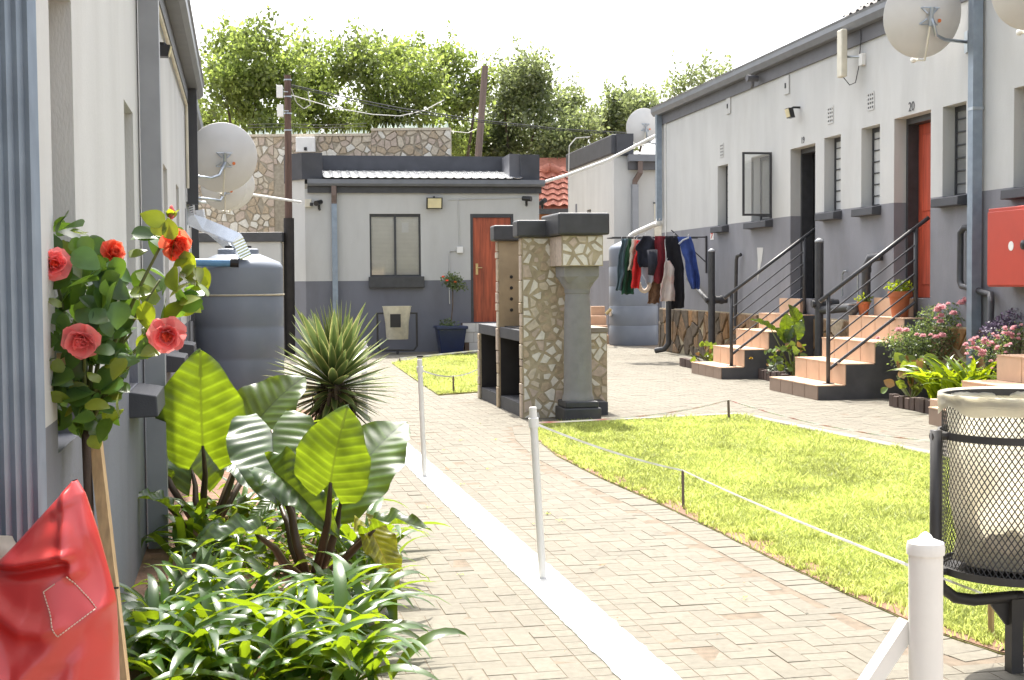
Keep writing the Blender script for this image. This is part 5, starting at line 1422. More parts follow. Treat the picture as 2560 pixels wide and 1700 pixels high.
# ------------------------------------------------------------------ leaves
def strapmesh(L, W, e0, e1, n=8, fold=0.25, blunt=0.6, name="leaf", cols=None, curl=0.0):
    mb = MB(); y = z = 0.0; e = e0; rows = []
    mb.c = [] if cols else None
    for k in range(n + 1):
        t = k / n
        w_ = W * (min(1.0, 0.45 + t * 2.2) if t < 0.5 else max(0.0, 1 - ((t - 0.5) / 0.5) ** (2.0 * blunt + 0.6)) * 1.0)
        w_ = max(w_, 0.0006)
        x0 = curl * t * t
        ny, nz = -math.sin(e), math.cos(e)
        if cols:
            row = [(-w_, 1), (-w_ * 0.8, 0.85), (0, 0), (w_ * 0.8, 0.85), (w_, 1)]
        else:
            row = [(-w_, 1), (0, 0), (w_, 1)]
        rows.append(mb.add([(x0 + a, y + ny * fold * w_ * b, z + nz * fold * w_ * b) for a, b in row]))
        if cols: mb.c += [cols[0], cols[1], cols[2], cols[1], cols[0]]
        y += math.cos(e) * L / n; z += math.sin(e) * L / n
        e = e0 + (e1 - e0) * ((k + 1) / n) ** 1.3
    m_ = 4 if cols else 2
    for a, b in zip(rows, rows[1:]):
        for q in range(m_): mb.f.append((a + q, a + q + 1, b + q + 1, b + q))
    return mb.mesh(name, smooth=True)
def ovate(n=6, fold=0.25, droop=0.12, point=1.0, name="leaf", wid=0.36):
    mb = MB(); rows = []
    for k in range(n + 1):
        t = k / n
        w_ = wid * (math.sin(math.pi * min(1, t ** 0.75)) ** 0.8) if 0 < t < 1 else 0.004
        rows.append(mb.add([(-w_, t, fold * w_ - droop * t * t), (0, t, -droop * t * t), (w_, t, fold * w_ - droop * t * t)]))
    for a, b in zip(rows, rows[1:]):
        for q in range(2): mb.f.append((a + q, a + q + 1, b + q + 1, b + q))
    return mb.mesh(name, smooth=True)
def earmesh(seed, fold=0.22, droop=0.25, wav=0.02, vein=(0.021, 0.048, 0.02), base=(0.035, 0.085, 0.02)):
    W_ = [(-.30, .165), (-.26, .24), (-.18, .33), (-.08, .39), (.05, .43), (.2, .45), (.35, .445), (.5, .41), (.64, .345), (.76, .265), (.86, .18), (.93, .105), (.97, .055), (1.0, .004)]
    mb = MB(); mb.c = []
    rnd = random.Random(seed); ph = rnd.uniform(0, 9)
    NY, NX = 104, 20
    for sg in (-1, 1):
        rows = []
        for j in range(NY + 1):
            y = -0.30 + 1.30 * j / NY
            w_ = lerp(W_, y); inn = 0.0 if y >= 0 else abs(y) * 0.52
            w_ = max(w_, inn + 0.004)
            pts = []
            for i in range(NX + 1):
                x = inn + (w_ - inn) * i / NX
                p = (y - x * 0.55) * 8.5
                ridge = 0.0045 * math.cos(p * 2 * math.pi) * min(1, x * 9) * (1 - 0.3 * i / NX)
                edge = wav * math.sin(y * 17 + ph + sg) * (i / NX) ** 3
                z = fold * x * (1 - 0.6 * x) + ridge + edge - droop * max(0, y) ** 2 - 0.25 * min(0, y) ** 2 * 2
                pts.append((sg * x, y, z))
                vv = 0.75 + 0.45 * max(0.0, math.cos(p * 2 * math.pi)) ** 4 + 0.25 * mnoise.noise(Vector((x * 7, y * 7, seed)))
                if i == NX: vv *= 0.8
                c_ = tuple(b_ * vv for b_ in base)
                if x < 0.014 and y > -0.02: c_ = vein
                mb.c.append(c_)
            rows.append(mb.add(pts))
        for a, b in zip(rows, rows[1:]):
            for q in range(NX):
                f = (a + q, a + q + 1, b + q + 1, b + q)
                mb.f.append(f if sg > 0 else f[::-1])
    return mb.mesh("leaf_blade", smooth=True)

# ------------------------------------------------------------------ elephant-ear plants
EAR = [earmesh(k, fold=0.12 + 0.12 * (k % 3), droop=0.16 + 0.14 * (k % 2), wav=0.03) for k in range(4)]
for m in EAR: m.materials.append(MATS["ear_leaf"])
EARW = [earmesh(k + 20, fold=0.55, droop=0.55, wav=0.07) for k in range(2)]
for m in EARW: m.materials.append(MATS["ear_leaf"])
EARO = earmesh(40, 0.2, 0.15, 0.05, (0.26, 0.20, 0.03), (0.24, 0.24, 0.02)); EARO.materials.append(MATS["ear_leaf_old"])
def cpx(x, y): return 350 + x / 2.613, 850 + y / 2.613
def earplant(label, root, leaves, r0=0.019):
    t = thing("elephant_ear", label, "plant", root, "elephant-ear plants in the bed")
    for (ax, ay, da, tx, ty, dt, wid, nrm, me, rt) in leaves:
        A = D(*cpx(ax, ay), da); T = D(*cpx(tx, ty), dt)
        L = (T - A).length
        blade = inst("leaf_blade", me, aim(A, T - A, nrm, (L * wid, L, L)), t)
        rp_ = root + Vector((R.uniform(-.06, .06), R.uniform(-.06, .06), 0)) if rt is None else D(*cpx(rt[0], rt[1]), rt[2])
        mid = rp_.lerp(A, 0.55) + Vector((0, 0, 0.02)) + (rp_ - A).cross(Vector((0, 1, 0))) * 0.04
        build("petiole", MB().tube([root.lerp(rp_, 0.4) if rt else rp_, rp_.lerp(mid, .5), mid, mid.lerp(A, 0.6), A], [r0, r0 * 0.95, r0 * 0.75, r0 * 0.55, r0 * 0.35], 8), "petiole", t, smooth=True)
    return t
fc_ = Vector((0.15, -1, 0.25))
r_a = Vector((D(*cpx(440, 1200), 6.9).x, 6.9, 0.0)); r_b = Vector((D(*cpx(1120, 1560), 5.95).x, 5.95, 0.0))
earplant("elephant-ear plant with the tallest yellow-green leaf, next to the wall", r_a, [
    (410, 690, 6.75, 380, 108, 6.55, 1.0, (0.1, -1, 0.35), EAR[0], (405, 1150, 6.85)),
    (690, 640, 7.3, 985, 178, 7.35, 1.15, (-0.35, -0.75, 0.6), EAR[1], (500, 1130, 6.95)),
    (340, 850, 7.1, 190, 320, 7.2, 0.9, (0.6, -0.6, 0.5), EAR[2], (365, 1140, 7.0)),
    (190, 1100, 6.3, 15, 930, 6.2, 0.8, (0.1, -0.2, 1.0), EARW[0], (300, 1260, 6.6)),
    (640, 790, 7.0, 900, 980, 6.8, 0.7, (0.0, -0.4, 1.0), EAR[3], (520, 1130, 6.95)),
    (150, 880, 6.9, 0, 660, 6.8, 0.35, (0.5, -0.6, 0.3), EARW[1], (220, 1000, 6.9)),
    (830, 700, 7.6, 1010, 520, 7.6, 0.8, (0.2, -0.7, 0.5), EARO, (600, 1000, 7.2)),
])
earplant("elephant-ear plant with a broad glowing leaf beside the paving", r_b, [
    (1245, 930, 5.75, 1300, 500, 5.6, 1.12, (-0.1, -1, 0.30), EAR[3], (1150, 1540, 5.95)),
    (1330, 990, 5.95, 1665, 445, 6.1, 1.08, (-0.25, -0.75, 0.75), EAR[1], (1190, 1530, 5.95)),
    (860, 590, 6.35, 880, 1010, 6.0, 1.05, (0.05, -0.62, 0.85), EAR[2], (1040, 1540, 6.0)),
    (880, 870, 6.0, 1210, 1090, 5.75, 0.62, (0.1, -0.75, 0.55), EARW[0], (1060, 1540, 6.0)),
    (760, 1270, 5.5, 375, 1195, 5.35, 0.55, (0.05, -0.28, 1.0), EARW[1], (990, 1545, 5.85)),
    (1530, 1240, 5.7, 1795, 1075, 5.6, 0.6, (-0.15, -0.15, 1.0), EARW[0], (1210, 1560, 5.9)),
    (1500, 1235, 5.75, 1700, 1590, 5.6, 0.62, (0.5, -0.75, 0.45), EARO, (1230, 1560, 5.9)),
    (900, 1040, 6.3, 690, 1160, 6.2, 0.6, (0.0, -0.5, 1.0), EAR[0], (1020, 1500, 6.0)),
], 0.021)
# the smaller one between the stairs
r_c = RB.p(1.75, 0.55, 0.05)
def f2(x, y): return 1700 + x / 5.2275, 700 + y / 5.2275
t = thing("elephant_ear", "small bright elephant-ear plant between the two railed stairs", "plant", r_c)
for (ax, ay, tx, ty, wid, nrm, k, dd) in ((1390, 640, 1400, 440, 1.0, (0, -1, 0.2), 0, 17.6), (1545, 560, 1470, 320, 0.8, (0.3, -0.9, 0.4), 1, 17.8), (1190, 640, 950, 485, 0.5, (0.2, -0.6, 0.9), 2, 17.6), (1520, 720, 1590, 535, 1.0, (-0.2, -1, 0.2), 3, 17.5), (1380, 760, 1270, 620, 0.9, (0.1, -0.9, 0.5), 0, 17.5), (1390, 760, 1470, 600, 0.8, (-0.1, -0.9, 0.5), 2, 17.5)):
    A, T = D(*f2(ax, ay), dd), D(*f2(tx, ty), dd - 0.05); L = (T - A).length
    inst("leaf_blade", EAR[k], aim(A, T - A, nrm, (L * wid, L, L)), t)
    build("petiole", MB().tube([r_c, r_c.lerp(A, 0.6) + Vector((0, 0, 0.03)), A], [0.013, 0.010, 0.006], 6), "petiole_green", t, smooth=True)

# ------------------------------------------------------------------ strap-leaved clumps in the bed
ST = []
for k, (L, W, e0, e1) in enumerate(((0.50, 0.025, 1.15, -0.8), (0.46, 0.028, 0.95, -0.9), (0.40, 0.027, 0.75, -0.6), (0.48, 0.024, 1.3, -0.3), (0.36, 0.029, 0.55, -0.7), (0.44, 0.026, 1.25, -1.2))):
    me = strapmesh(L, W, e0, e1, 9, 0.3, curl=0.03 * (-1) ** k); me.materials.append(MATS["strap_leaf"]); ST.append(me)
def clump(c, n, label, meshes, sc=1.0, group=None, name="strap_leaf_clump", spread=0.07):
    t = thing(name, label, "plant", c, group)
    for k in range(n):
        az = R.uniform(0, 2 * math.pi); s = sc * R.uniform(0.75, 1.2)
        m4 = Matrix.Translation(c + Vector((R.gauss(0, spread), R.gauss(0, spread), 0.0))) @ Matrix.Rotation(az, 4, 'Z') @ Matrix.Rotation(R.gauss(0, 0.25), 4, 'Y') @ Matrix.Diagonal((s, s, s, 1))
        inst("leaf", R.choice(meshes), m4, t)
    return t
spots = []
for (x, y) in ((-1.22, 4.5), (-1.36, 4.95), (-1.34, 5.4), (-0.86, 6.18), (-1.12, 6.12), (-1.27, 6.45), (-0.72, 6.42), (-1.56, 6.6), (-0.52, 4.40), (-0.78, 4.3), (-1.04, 4.42), (-0.64, 4.68), (-0.9, 4.62), (-1.14, 4.80), (-0.76, 4.98), (-1.02, 5.08), (-0.60, 5.12), (-1.24, 5.25), (-0.86, 5.32), (-0.66, 5.55), (-1.30, 5.7), (-0.62, 6.1), (-1.40, 6.2), (-0.80, 6.55), (-1.06, 6.75), (-1.42, 6.75), (-1.2, 7.3), (-0.95, 7.2), (-1.55, 7.5)):
    spots.append(Vector((x, y, 0.01)))
ORD = "first second third fourth fifth sixth seventh eighth ninth tenth eleventh twelfth thirteenth fourteenth fifteenth sixteenth seventeenth eighteenth".split(); cnt_ = [0, 0]
for k, P in enumerate(sorted(spots, key=lambda p: p.y)):
    q_ = int(P.x < -0.97); cnt_[q_] += 1
    clump(P, 27 if P.y < 5.4 else 18, ("shaded strap-leaved clump near the wall, %s from the camera" if q_ else "arching strap-leaved clump on the paving side, %s from the camera") % ORD[cnt_[q_] - 1], ST, 0.86 if P.y < 4.9 else 0.78 if P.y < 5.4 else 0.62 if P.y < 6.3 else 0.85, "strap-leaved clumps in the bed")
# toothed aloe
al = thing("aloe", "small pale aloe with toothed leaves among the strap leaves", "plant", D(490, 1500, 5.5) * 1.0)
alc = G(490, 1530, 0.0); al.location = alc
for k in range(9):
    me = strapmesh(0.26, 0.018, 1.25, 0.9, 6, 0.7, 0.9); 
    if k == 0: alm = me; alm.materials.append(MATS["aloe"])
    az = k * 0.72; inst("leaf", alm, Matrix.Translation(alc + Vector((0, 0, 0.02))) @ Matrix.Rotation(az, 4, 'Z') @ Matrix.Rotation(0.0, 4, 'X') @ Matrix.Diagonal((1, 1, 1, 1)), al)
# leafy plant next to the yucca
clump(Vector((-1.35, 9.6, 0.01)), 16, "leafy strap clump in the bed behind the elephant ears", ST, 1.0); clump(Vector((-1.75, 10.4, 0.01)), 14, "leafy strap clump in the bed in front of the water tank", ST, 0.9)

# ------------------------------------------------------------------ yucca
yc = D(835, 962, 12.2); yb = Vector((yc.x, yc.y, 0))
yu = thing("yucca", "spiky variegated yucca in front of the far buildings", "plant", yb)
YM = []
for L, e1 in ((0.60, -0.02), (0.55, -0.06), (0.52, 0.03)):
    me = strapmesh(L * 1.04, 0.040, 0.0, e1, 7, 0.30, 0.7, cols=((0.76, 0.68, 0.30), (0.20, 0.26, 0.08), (0.11, 0.17, 0.055))); me.materials.append(MATS["yucca"]); YM.append(me)
GA = math.pi * (3 - 5 ** 0.5)
for k in range(190):
    f = k / 189; el = math.radians(86 - 130 * f ** 0.9); az = k * GA + R.gauss(0, 0.1)
    d_ = Vector((math.cos(az) * math.cos(el), math.sin(az) * math.cos(el), math.sin(el)))
    s = (1.15 if el > 0.9 else 1.0 if el > -0.2 else 0.75) * R.uniform(0.9, 1.08)
    inst("leaf", R.choice(YM), aim(yc + Vector((0, 0, 0.06 - 0.16 * f)) + d_ * 0.04, d_, Vector((0, 0, 1)) if el < 1.2 else Vector((1, 0, 0)), s), yu)
tk = MB(); tk.lathe(yb, [(0.13, 0), (0.14, 0.08), (0.15, 0.2), (0.13, 0.34), (0.08, 0.44)], 16); build("trunk", tk, "bark", yu)
skm = strapmesh(0.24, 0.016, -1.0, -1.5, 5, 0.3); skm.materials.append(MATS["stone_dark"])
for k in range(60):
    az = k * GA; z = 0.16 + 0.30 * k / 60
    inst("dead_leaf", skm, Matrix.Translation(yb + Vector((math.cos(az + 1.57) * 0.12, math.sin(az + 1.57) * 0.12, z))) @ Matrix.Rotation(az, 4, 'Z'), yu)

# ------------------------------------------------------------------ rose tree
ro_b = Vector((D(225, 1500, 3.62).x, 3.62, 0))
rt_ = thing("rose_tree", "coral rose tree tied to a stake beside the wall", "rose", ro_b)
crown = D(214, 1075, 3.62)
build("stem", MB().tube([ro_b, ro_b.lerp(crown, .5) + Vector((0.01, 0, 0)), crown], [0.016, 0.014, 0.012], 8), "bark", rt_, smooth=True)
RL = [ovate(9, 0.25, 0.15, wid=0.40), ovate(9, 0.12, 0.28, wid=0.43), ovate(9, 0.4, 0.05, wid=0.37)]
for m in RL: m.materials.append(MATS["rose_leaf"])
RY = [ovate(6, 0.25, 0.15, wid=0.38), ovate(6, 0.1, 0.2, wid=0.36)]
for m in RY: m.materials.append(MATS["rose_leaf_young"])
branches = [(150, 900, 3.5), (125, 640, 3.55), (200, 700, 3.6), (270, 680, 3.7), (330, 830, 3.6), (400, 700, 3.6), (430, 560, 3.6), (500, 720, 3.65), (210, 870, 3.45), (410, 850, 3.55), (130, 1000, 3.5), (250, 980, 3.65), (300, 740, 3.75)]
def brv(pt):
    e = D(*pt); return [crown + Vector((0, 0, 0.0)), crown.lerp(e, 0.35) + Vector((0, R.uniform(-.03, .03), 0.05)), crown.lerp(e, 0.7) + Vector((0, 0, 0.03)), e]
for b in branches:
    build("branch", MB().tube(brv(b), [0.008, 0.006, 0.0045, 0.003], 6), "rose_stem", rt_, smooth=True)
M1 = [(100, 560), (160, 548), (215, 580), (255, 620), (300, 660), (300, 720), (320, 760), (345, 800), (335, 900), (300, 930), (300, 1000), (285, 1060), (250, 1095), (180, 1060), (115, 1055), (100, 900)]
M2 = [(340, 590), (420, 560), (460, 640), (505, 690), (520, 740), (470, 780), (440, 800), (400, 860), (440, 900), (350, 880), (320, 800), (335, 720), (370, 660)]
def leafat(x, y, dist, meshes, size, face=0.6):
    P = D(x, y, dist)
    d_ = Vector((R.gauss(0, 1), R.gauss(0, 0.5), R.gauss(-0.2, 0.7))); n_ = Vector((R.gauss(0, 0.5), -face + R.gauss(0, 0.3), R.gauss(0.7, 0.4)))
    inst("leaf", R.choice(meshes), aim(P - d_.normalized() * size * 0.5, d_, n_, size), rt_)
def fillpoly(poly, n, meshes, s0, s1, d0, d1):
    xs = [p[0] for p in poly]; ys = [p[1] for p in poly]; k = 0
    while k < n:
        x, y = R.uniform(min(xs), max(xs)), R.uniform(min(ys), max(ys))
        if inpoly(x, y, poly): leafat(x, y, R.uniform(d0, d1), meshes, R.uniform(s0, s1)); k += 1
fillpoly(M1, 270, RL, 0.048, 0.09, 3.42, 3.88)
fillpoly(M1, 26, RY, 0.04, 0.07, 3.4, 3.6)
fillpoly(M2, 34, RY, 0.045, 0.085, 3.5, 3.7); fillpoly(M2, 22, RL, 0.05, 0.085, 3.55, 3.75)
for x, y, s in ((383, 545, .07), (395, 565, .06), (425, 572, .06), (345, 632, .055), (258, 712, .10), (482, 690, .085), (305, 900, .06), (330, 880, .055), (238, 1108, .055), (285, 1035, .07), (115, 1050, .05), (365, 790, .08)):
    leafat(x, y, 3.55, RY if x > 330 or y > 1000 else RL, s, 0.9)
# petals
def petalmesh(wd=0.5, cup=0.5):
    mb = MB(); rows = []
    for j in range(6):
        t = j / 5; w_ = wd * (0.35 + 0.65 * math.sin(min(1, t * 1.15) * math.pi * 0.5)) * (1 if t < 0.8 else 1 - (t - 0.8) * 1.6)
        rows.append(mb.add([(w_ * u, t, cup * (t * t * 0.8) + 0.22 * (u * u) * wd - (0.18 * (t - 0.75) if t > 0.75 else 0)) for u in (-1, -0.5, 0, 0.5, 1)]))
    for a, b in zip(rows, rows[1:]):
        for q in range(4): mb.f.append((a + q, a + q + 1, b + q + 1, b + q))
    return mb
PT = {}
for nm in ("rose_coral", "rose_pink", "rose_heart"):
    PT[nm] = []
    for wd, cup in ((0.52, 0.9), (0.60, 0.55), (0.66, 0.15)):
        me = petalmesh(wd, cup).mesh("petal", smooth=True); me.materials.append(MATS[nm]); PT[nm].append(me)
def rose(c, axis, r, outer, inner, label):
    """a full rose: rings of petals round an axis, joined as one flower part of the tree"""
    hd_ = bpy.data.objects.new("rose_flower", None); C.objects.link(hd_); hd_.parent = rt_; hd_.location = c - worldloc(rt_); hd_["label"] = label
    ax = Vector(axis).normalized(); u = ax.orthogonal().normalized(); v = ax.cross(u)
    for ring, (n, el, ln, mset) in enumerate(((5, 1.35, 0.42, inner), (6, 1.15, 0.60, inner), (7, 0.85, 0.80, outer), (7, 0.45, 0.98, outer), (6, 0.05, 1.05, outer))):
        for k in range(n):
            a = 2 * math.pi * (k + 0.5 * (ring % 2)) / n + R.gauss(0, 0.12)
            rad = u * math.cos(a) + v * math.sin(a); e = el + R.gauss(0, 0.12)
            d_ = rad * math.cos(e) + ax * math.sin(e); nn = ax * math.cos(e) - rad * math.sin(e)
            mi = 0 if ring < 2 else (1 if ring < 4 else 2)
            inst("petal", PT[mset][mi], aim(c + rad * r * 0.05 - ax * r * 0.25, d_, nn, r * ln * R.uniform(0.92, 1.05)), hd_)
rose(D(138, 660, 3.45), (0.2, -1, 0.25), 0.038, "rose_pink", "rose_coral", "full coral-pink rose at the downpipe")
rose(D(282, 632, 3.68), (0.75, -0.55, 0.25), 0.034, "rose_coral", "rose_coral", "coral rose half behind leaves")
rose(D(440, 612, 3.6), (0.5, -0.7, -0.2), 0.038, "rose_coral", "rose_coral", "bright coral rose high on the sprig")
rose(D(204, 852, 3.42), (0.1, -0.9, -0.3), 0.043, "rose_pink", "rose_pink", "wide pink rose with upswept petals")
rose(D(418, 838, 3.5), (0.2, -0.95, -0.25), 0.043, "rose_pink", "rose_coral", "large pink-coral rose on the right sprig")
for (x, y, d_) in ((429, 534, 3.6),):
    c = D(x, y, d_)
    build("rose_bud", MB().lathe(c - Vector((0, 0, 0.015)), [(0.003, 0), (0.009, 0.008), (0.010, 0.02), (0.004, 0.034), (0.001, 0.038)], 10), "rose_pink", rt_, smooth=True)
    for a in range(4): inst("sepal", RY[0], aim(c - Vector((0, 0, 0.015)), Vector((math.cos(a * 1.57), math.sin(a * 1.57), 1.6)), Vector((math.cos(a * 1.57 + 3.14), math.sin(a * 1.57 + 3.14), .5)), 0.035), rt_)
stk = thing("support_stake", "tan timber stake leaning beside the rose tree stem", "stake", Vector((D(309, 1700, 3.5).x + 0.05, 3.5, 0)))
ta, tb = D(236, 1075, 3.66), D(309, 1720, 3.5); tb2 = ta + (tb - ta) * (ta.z / max(0.05, ta.z - tb.z))
build("timber", MB().tube([ta, tb2], 0.021, sq=True), "timber", stk); build("tie", MB().tube([ta.lerp(tb, 0.62) + Vector((-0.03, -0.018, 0)), ta.lerp(tb, 0.62) + Vector((0.022, -0.018, 0.004))], 0.003, 5), "wire", stk)
build("tag", MB().box(WF, D(157, 890, 3.5).x - 0.016, D(157, 890, 3.5).x + 0.016, -3.502, -3.50, D(157, 912, 3.5).z, D(157, 882, 3.5).z), "timber", rt_)

# ------------------------------------------------------------------ red vinyl bag in the corner
dB = 2.30
OUT_R = [(1201, 190), (1232, 211), (1325, 243), (1459, 282), (1500, 292), (1606, 297), (1720, 300), (2400, 305)]
OUT_L = [(1201, 182), (1240, 150), (1300, 95), (1388, 15), (1450, -60), (1550, -140), (2400, -160)]
bg_ = thing("vinyl_bag", "shiny red vinyl bag with stitched pocket slumped in the corner", "bag", (D(150, 1700, dB).x, dB, 0))
def segd(x, y, p, q):
    dx, dy = q[0] - p[0], q[1] - p[1]; t_ = max(0.0, min(1.0, ((x - p[0]) * dx + (y - p[1]) * dy) / (dx * dx + dy * dy)))
    return math.hypot(x - p[0] - dx * t_, y - p[1] - dy * t_)
def zp(*pts): return [(x / 2.85, 1150 + y / 2.85) for x, y in pts]
FOLDS = [(zp((-200, 720), (0, 690), (250, 675), (430, 640), (570, 620)), 0.020, 14), (zp((-200, 770), (0, 745), (250, 735), (560, 670)), -0.016, 17), (zp((0, 830), (90, 930), (200, 1010), (330, 1080), (470, 1100), (560, 1070)), 0.018, 23),
         (zp((490, 230), (540, 330), (560, 560), (620, 730)), 0.016, 17), (zp((-60, 900), (30, 1060), (110, 1220), (170, 1350)), 0.022, 22), (zp((-40, 1568), (50, 1470), (110, 1320)), 0.022, 19), (zp((60, 1460), (150, 1450), (220, 1400)), 0.02, 15),
         (zp((790, 990), (640, 1130), (440, 1300), (250, 1568)), 0.013, 28), (zp((800, 1010), (720, 1250), (640, 1568)), 0.012, 25), (zp((410, 400), (300, 480), (180, 600)), -0.010, 19), (zp((560, 330), (680, 620), (780, 960)), -0.010, 15)]
def bagpt(u, v, front=True):
    y = 1201 + (2330 - 1201) * v ** 1.35
    l, r = lerp(OUT_L, y), lerp(OUT_R, y)
    P = D(l + (r - l) * u, y, dB)
    prof = (max(0.0, 1 - (2 * u - 1) ** 2)) ** 0.5
    thick = 0.19 * prof * min(1.0, 0.15 + v * 1.8)
    f = 0.0
    if front:
        xp, yp = l + (r - l) * u, y
        for pl_, am, wd in FOLDS:
            d_ = min(segd(xp, yp, p, q) for p, q in zip(pl_, pl_[1:]))
            f += am * math.exp(-(d_ / wd) ** 2)
        f += 0.020 * mnoise.noise(Vector((xp * 0.008, yp * 0.008, 8)))
        f *= min(1.0, prof * 1.6)
        return Vector((P.x, dB - thick * 0.7 - f, max(P.z, 0.0)))
    return Vector((P.x, dB + thick * 0.5, max(P.z, 0.0)))
m = MB(); m.grid(130, 190, lambda u, v: bagpt(u, v, True)); m.grid(24, 40, lambda u, v: bagpt(1 - u, v, False))
build("bag_skin", m, "vinyl_red", bg_, smooth=True)
# stitched pocket
def near_bag(x, y):
    v = max(0.0, (y - 1201) / (2330 - 1201)) ** (1 / 1.35); l, r = lerp(OUT_L, y), lerp(OUT_R, y)
    return bagpt((x - l) / (r - l), v, True) + Vector((0, -0.004, 0))
cor = [(160, 1446), (207, 1412), (270, 1497), (203, 1546)]
def quadpt(a, b):
    (x0, y0), (x1, y1), (x2, y2), (x3, y3) = cor
    return near_bag((x0 * (1 - a) + x1 * a) * (1 - b) + (x3 * (1 - a) + x2 * a) * b, (y0 * (1 - a) + y1 * a) * (1 - b) + (y3 * (1 - a) + y2 * a) * b)
m = MB(); m.grid(10, 10, quadpt); build("pocket", m, "vinyl_red", bg_, smooth=True)
st_ = MB()
for a, b in (((0, 0), (0, 1)), ((0, 1), (1, 1)), ((1, 1), (1, 0)), ((0, 0), (.5, 0))):
    for k in range(14):
        p, q = [quadpt(a[0] + (b[0] - a[0]) * t_, a[1] + (b[1] - a[1]) * t_) + Vector((0, -0.002, 0)) for t_ in (k / 14, (k + 0.7) / 14)]
        st_.tube([p, q], 0.0011, 4)
build("stitching", st_, "thread_cream", bg_)
wb_ = MB(); wc = D(-5, 1375, 2.36); wb_.lathe(wc, [(0.03, -0.1), (0.045, -0.03), (0.04, 0.0), (0.02, 0.025), (0.002, 0.03)], 20)
for v in wb_.v: v += Vector((mnoise.noise(v * 30), mnoise.noise(v * 30 + Vector((5, 0, 0))), mnoise.noise(v * 30 + Vector((0, 5, 0))))) * 0.014
tag(build("plastic_wrap", wb_, "liner", smooth=True), "crumpled white plastic behind the red vinyl bag", "plastic")

# ------------------------------------------------------------------ shrubs and flowers by the long building
def leafcloud(mb, c, rad, n, size, rnd, shell=0.35):
    for _ in range(n):
        d_ = Vector((rnd.gauss(0, 1), rnd.gauss(0, 1), rnd.gauss(0, 1))).normalized()
        rr = (shell + (1 - shell) * rnd.random()) 
        P = c + Vector((d_.x * rad[0], d_.y * rad[1], d_.z * rad[2])) * rr
        s = size * rnd.uniform(0.6, 1.25)
        a = (d_ * 0.5 + Vector((rnd.gauss(0, .6), rnd.gauss(0, .6), rnd.gauss(0.1, .6)))).normalized(); b = a.cross(Vector((rnd.gauss(0, 1), rnd.gauss(0, 1), rnd.gauss(0, 1)))).normalized()
        i = mb.add([P, P + a * s * 0.5 + b * s * 0.30, P + a * s, P + a * s * 0.5 - b * s * 0.30]); mb.f.append((i, i + 1, i + 2, i + 3))
def blossom(c, r, mat, parent, n=14):
    m = MB()
    for k in range(n):
        a = k * GA; e = 0.1 + 1.2 * (k / n)
        d_ = Vector((math.cos(a) * math.cos(e), math.sin(a) * math.cos(e), math.sin(e))); s_ = d_.cross(Vector((0, 0, 1))).normalized()
        m.quad(c, c + d_ * r * 0.6 + s_ * r * 0.5, c + d_ * r, c + d_ * r * 0.6 - s_ * r * 0.5)
    build("blossom", m, mat, parent)
def g2(x, y): return 2160 + x / 5.2275, 700 + y / 5.2275
rs = random.Random(21)
prs = thing("rose_bush", "pink rose bush with small leaves beside the downpipe", "shrub", RB.p(-1.35, 0.45, 0.02))
lm_ = MB()
for x, y, rx, rz, n in ((560, 850, .26, .20, 700), (700, 920, .25, .22, 700), (850, 780, .22, .20, 520), (950, 620, .18, .20, 420), (1230, 480, .17, .17, 330), (1290, 640, .13, .18, 240), (800, 520, .10, .14, 150), (930, 400, .08, .08, 90), (330, 830, .16, .05, 120), (520, 1040, .16, .12, 240), (1080, 820, .20, .18, 380), (640, 760, .24, .16, 420), (1120, 600, .18, .18, 320)):
    leafcloud(lm_, D(*g2(x, y), 14.45), (rx, 0.22, rz), n, 0.032, rs)
build("crown", lm_, "shrub_leaf", prs)
for x, y in ((560, 850), (950, 620), (1250, 480), (800, 900)): build("stem", MB().tube([RB.p(-1.35, 0.45, 0.02), D(*g2(x, y), 14.45)], [0.012, 0.006], 6), "bark", prs)
for x, y, r in ((455, 675, .05), (550, 675, .045), (1000, 390, .07), (960, 415, .05), (1330, 285, .055), (1270, 325, .055), (1100, 320, .03), (1170, 455, .05), (1010, 485, .045), (940, 510, .03), (1000, 560, .045), (1245, 610, .035), (690, 725, .03), (770, 745, .04), (940, 765, .045), (1020, 750, .055), (870, 730, .03), (440, 1020, .04), (180, 770, .03)):
    blossom(D(*g2(x, y), 14.22), r * 1.15, "petal_pink", prs)
psh = thing("purple_shrub", "dark purple leafy shrub below the red cabinet", "shrub", RB.p(-2.8, 0.35, 0.05))
lm_ = MB()
for x, y, rx, rz, n in ((1950, 560, .2, .12, 380), (1780, 650, .16, .1, 320), (2060, 520, .16, .12, 260), (1660, 720, .12, .08, 200), (1520, 790, .10, .05, 120), (2150, 600, .2, .15, 260)):
    leafcloud(lm_, D(*g2(x, y), 13.3), (rx, 0.2, rz), n, 0.036, rs, 0.6)
build("crown", lm_, "purple_leaf", psh); build("stem", MB().tube([RB.p(-2.8, 0.35, 0.05), D(*g2(1900, 640), 13.3)], [0.014, 0.008], 6), "bark", psh)
psd = thing("daisy_bush", "bush of small pale pink flowers beside the nearest stairs", "shrub", RB.p(-2.95, 0.55, 0.05))
lm_ = MB()
for x, y, rx, rz, n in ((1500, 880, .14, .1, 220), (1700, 900, .2, .16, 380), (1900, 780, .2, .14, 300), (1730, 1080, .16, .14, 320), (2050, 720, .18, .14, 220)):
    leafcloud(lm_, D(*g2(x, y), 13.0), (rx, 0.15, rz), n, 0.028, rs)
build("crown", lm_, "shrub_leaf", psd); build("stem", MB().tube([RB.p(-2.95, 0.55, 0.05), D(*g2(1750, 950), 13.0)], [0.012, 0.006], 6), "bark", psd)
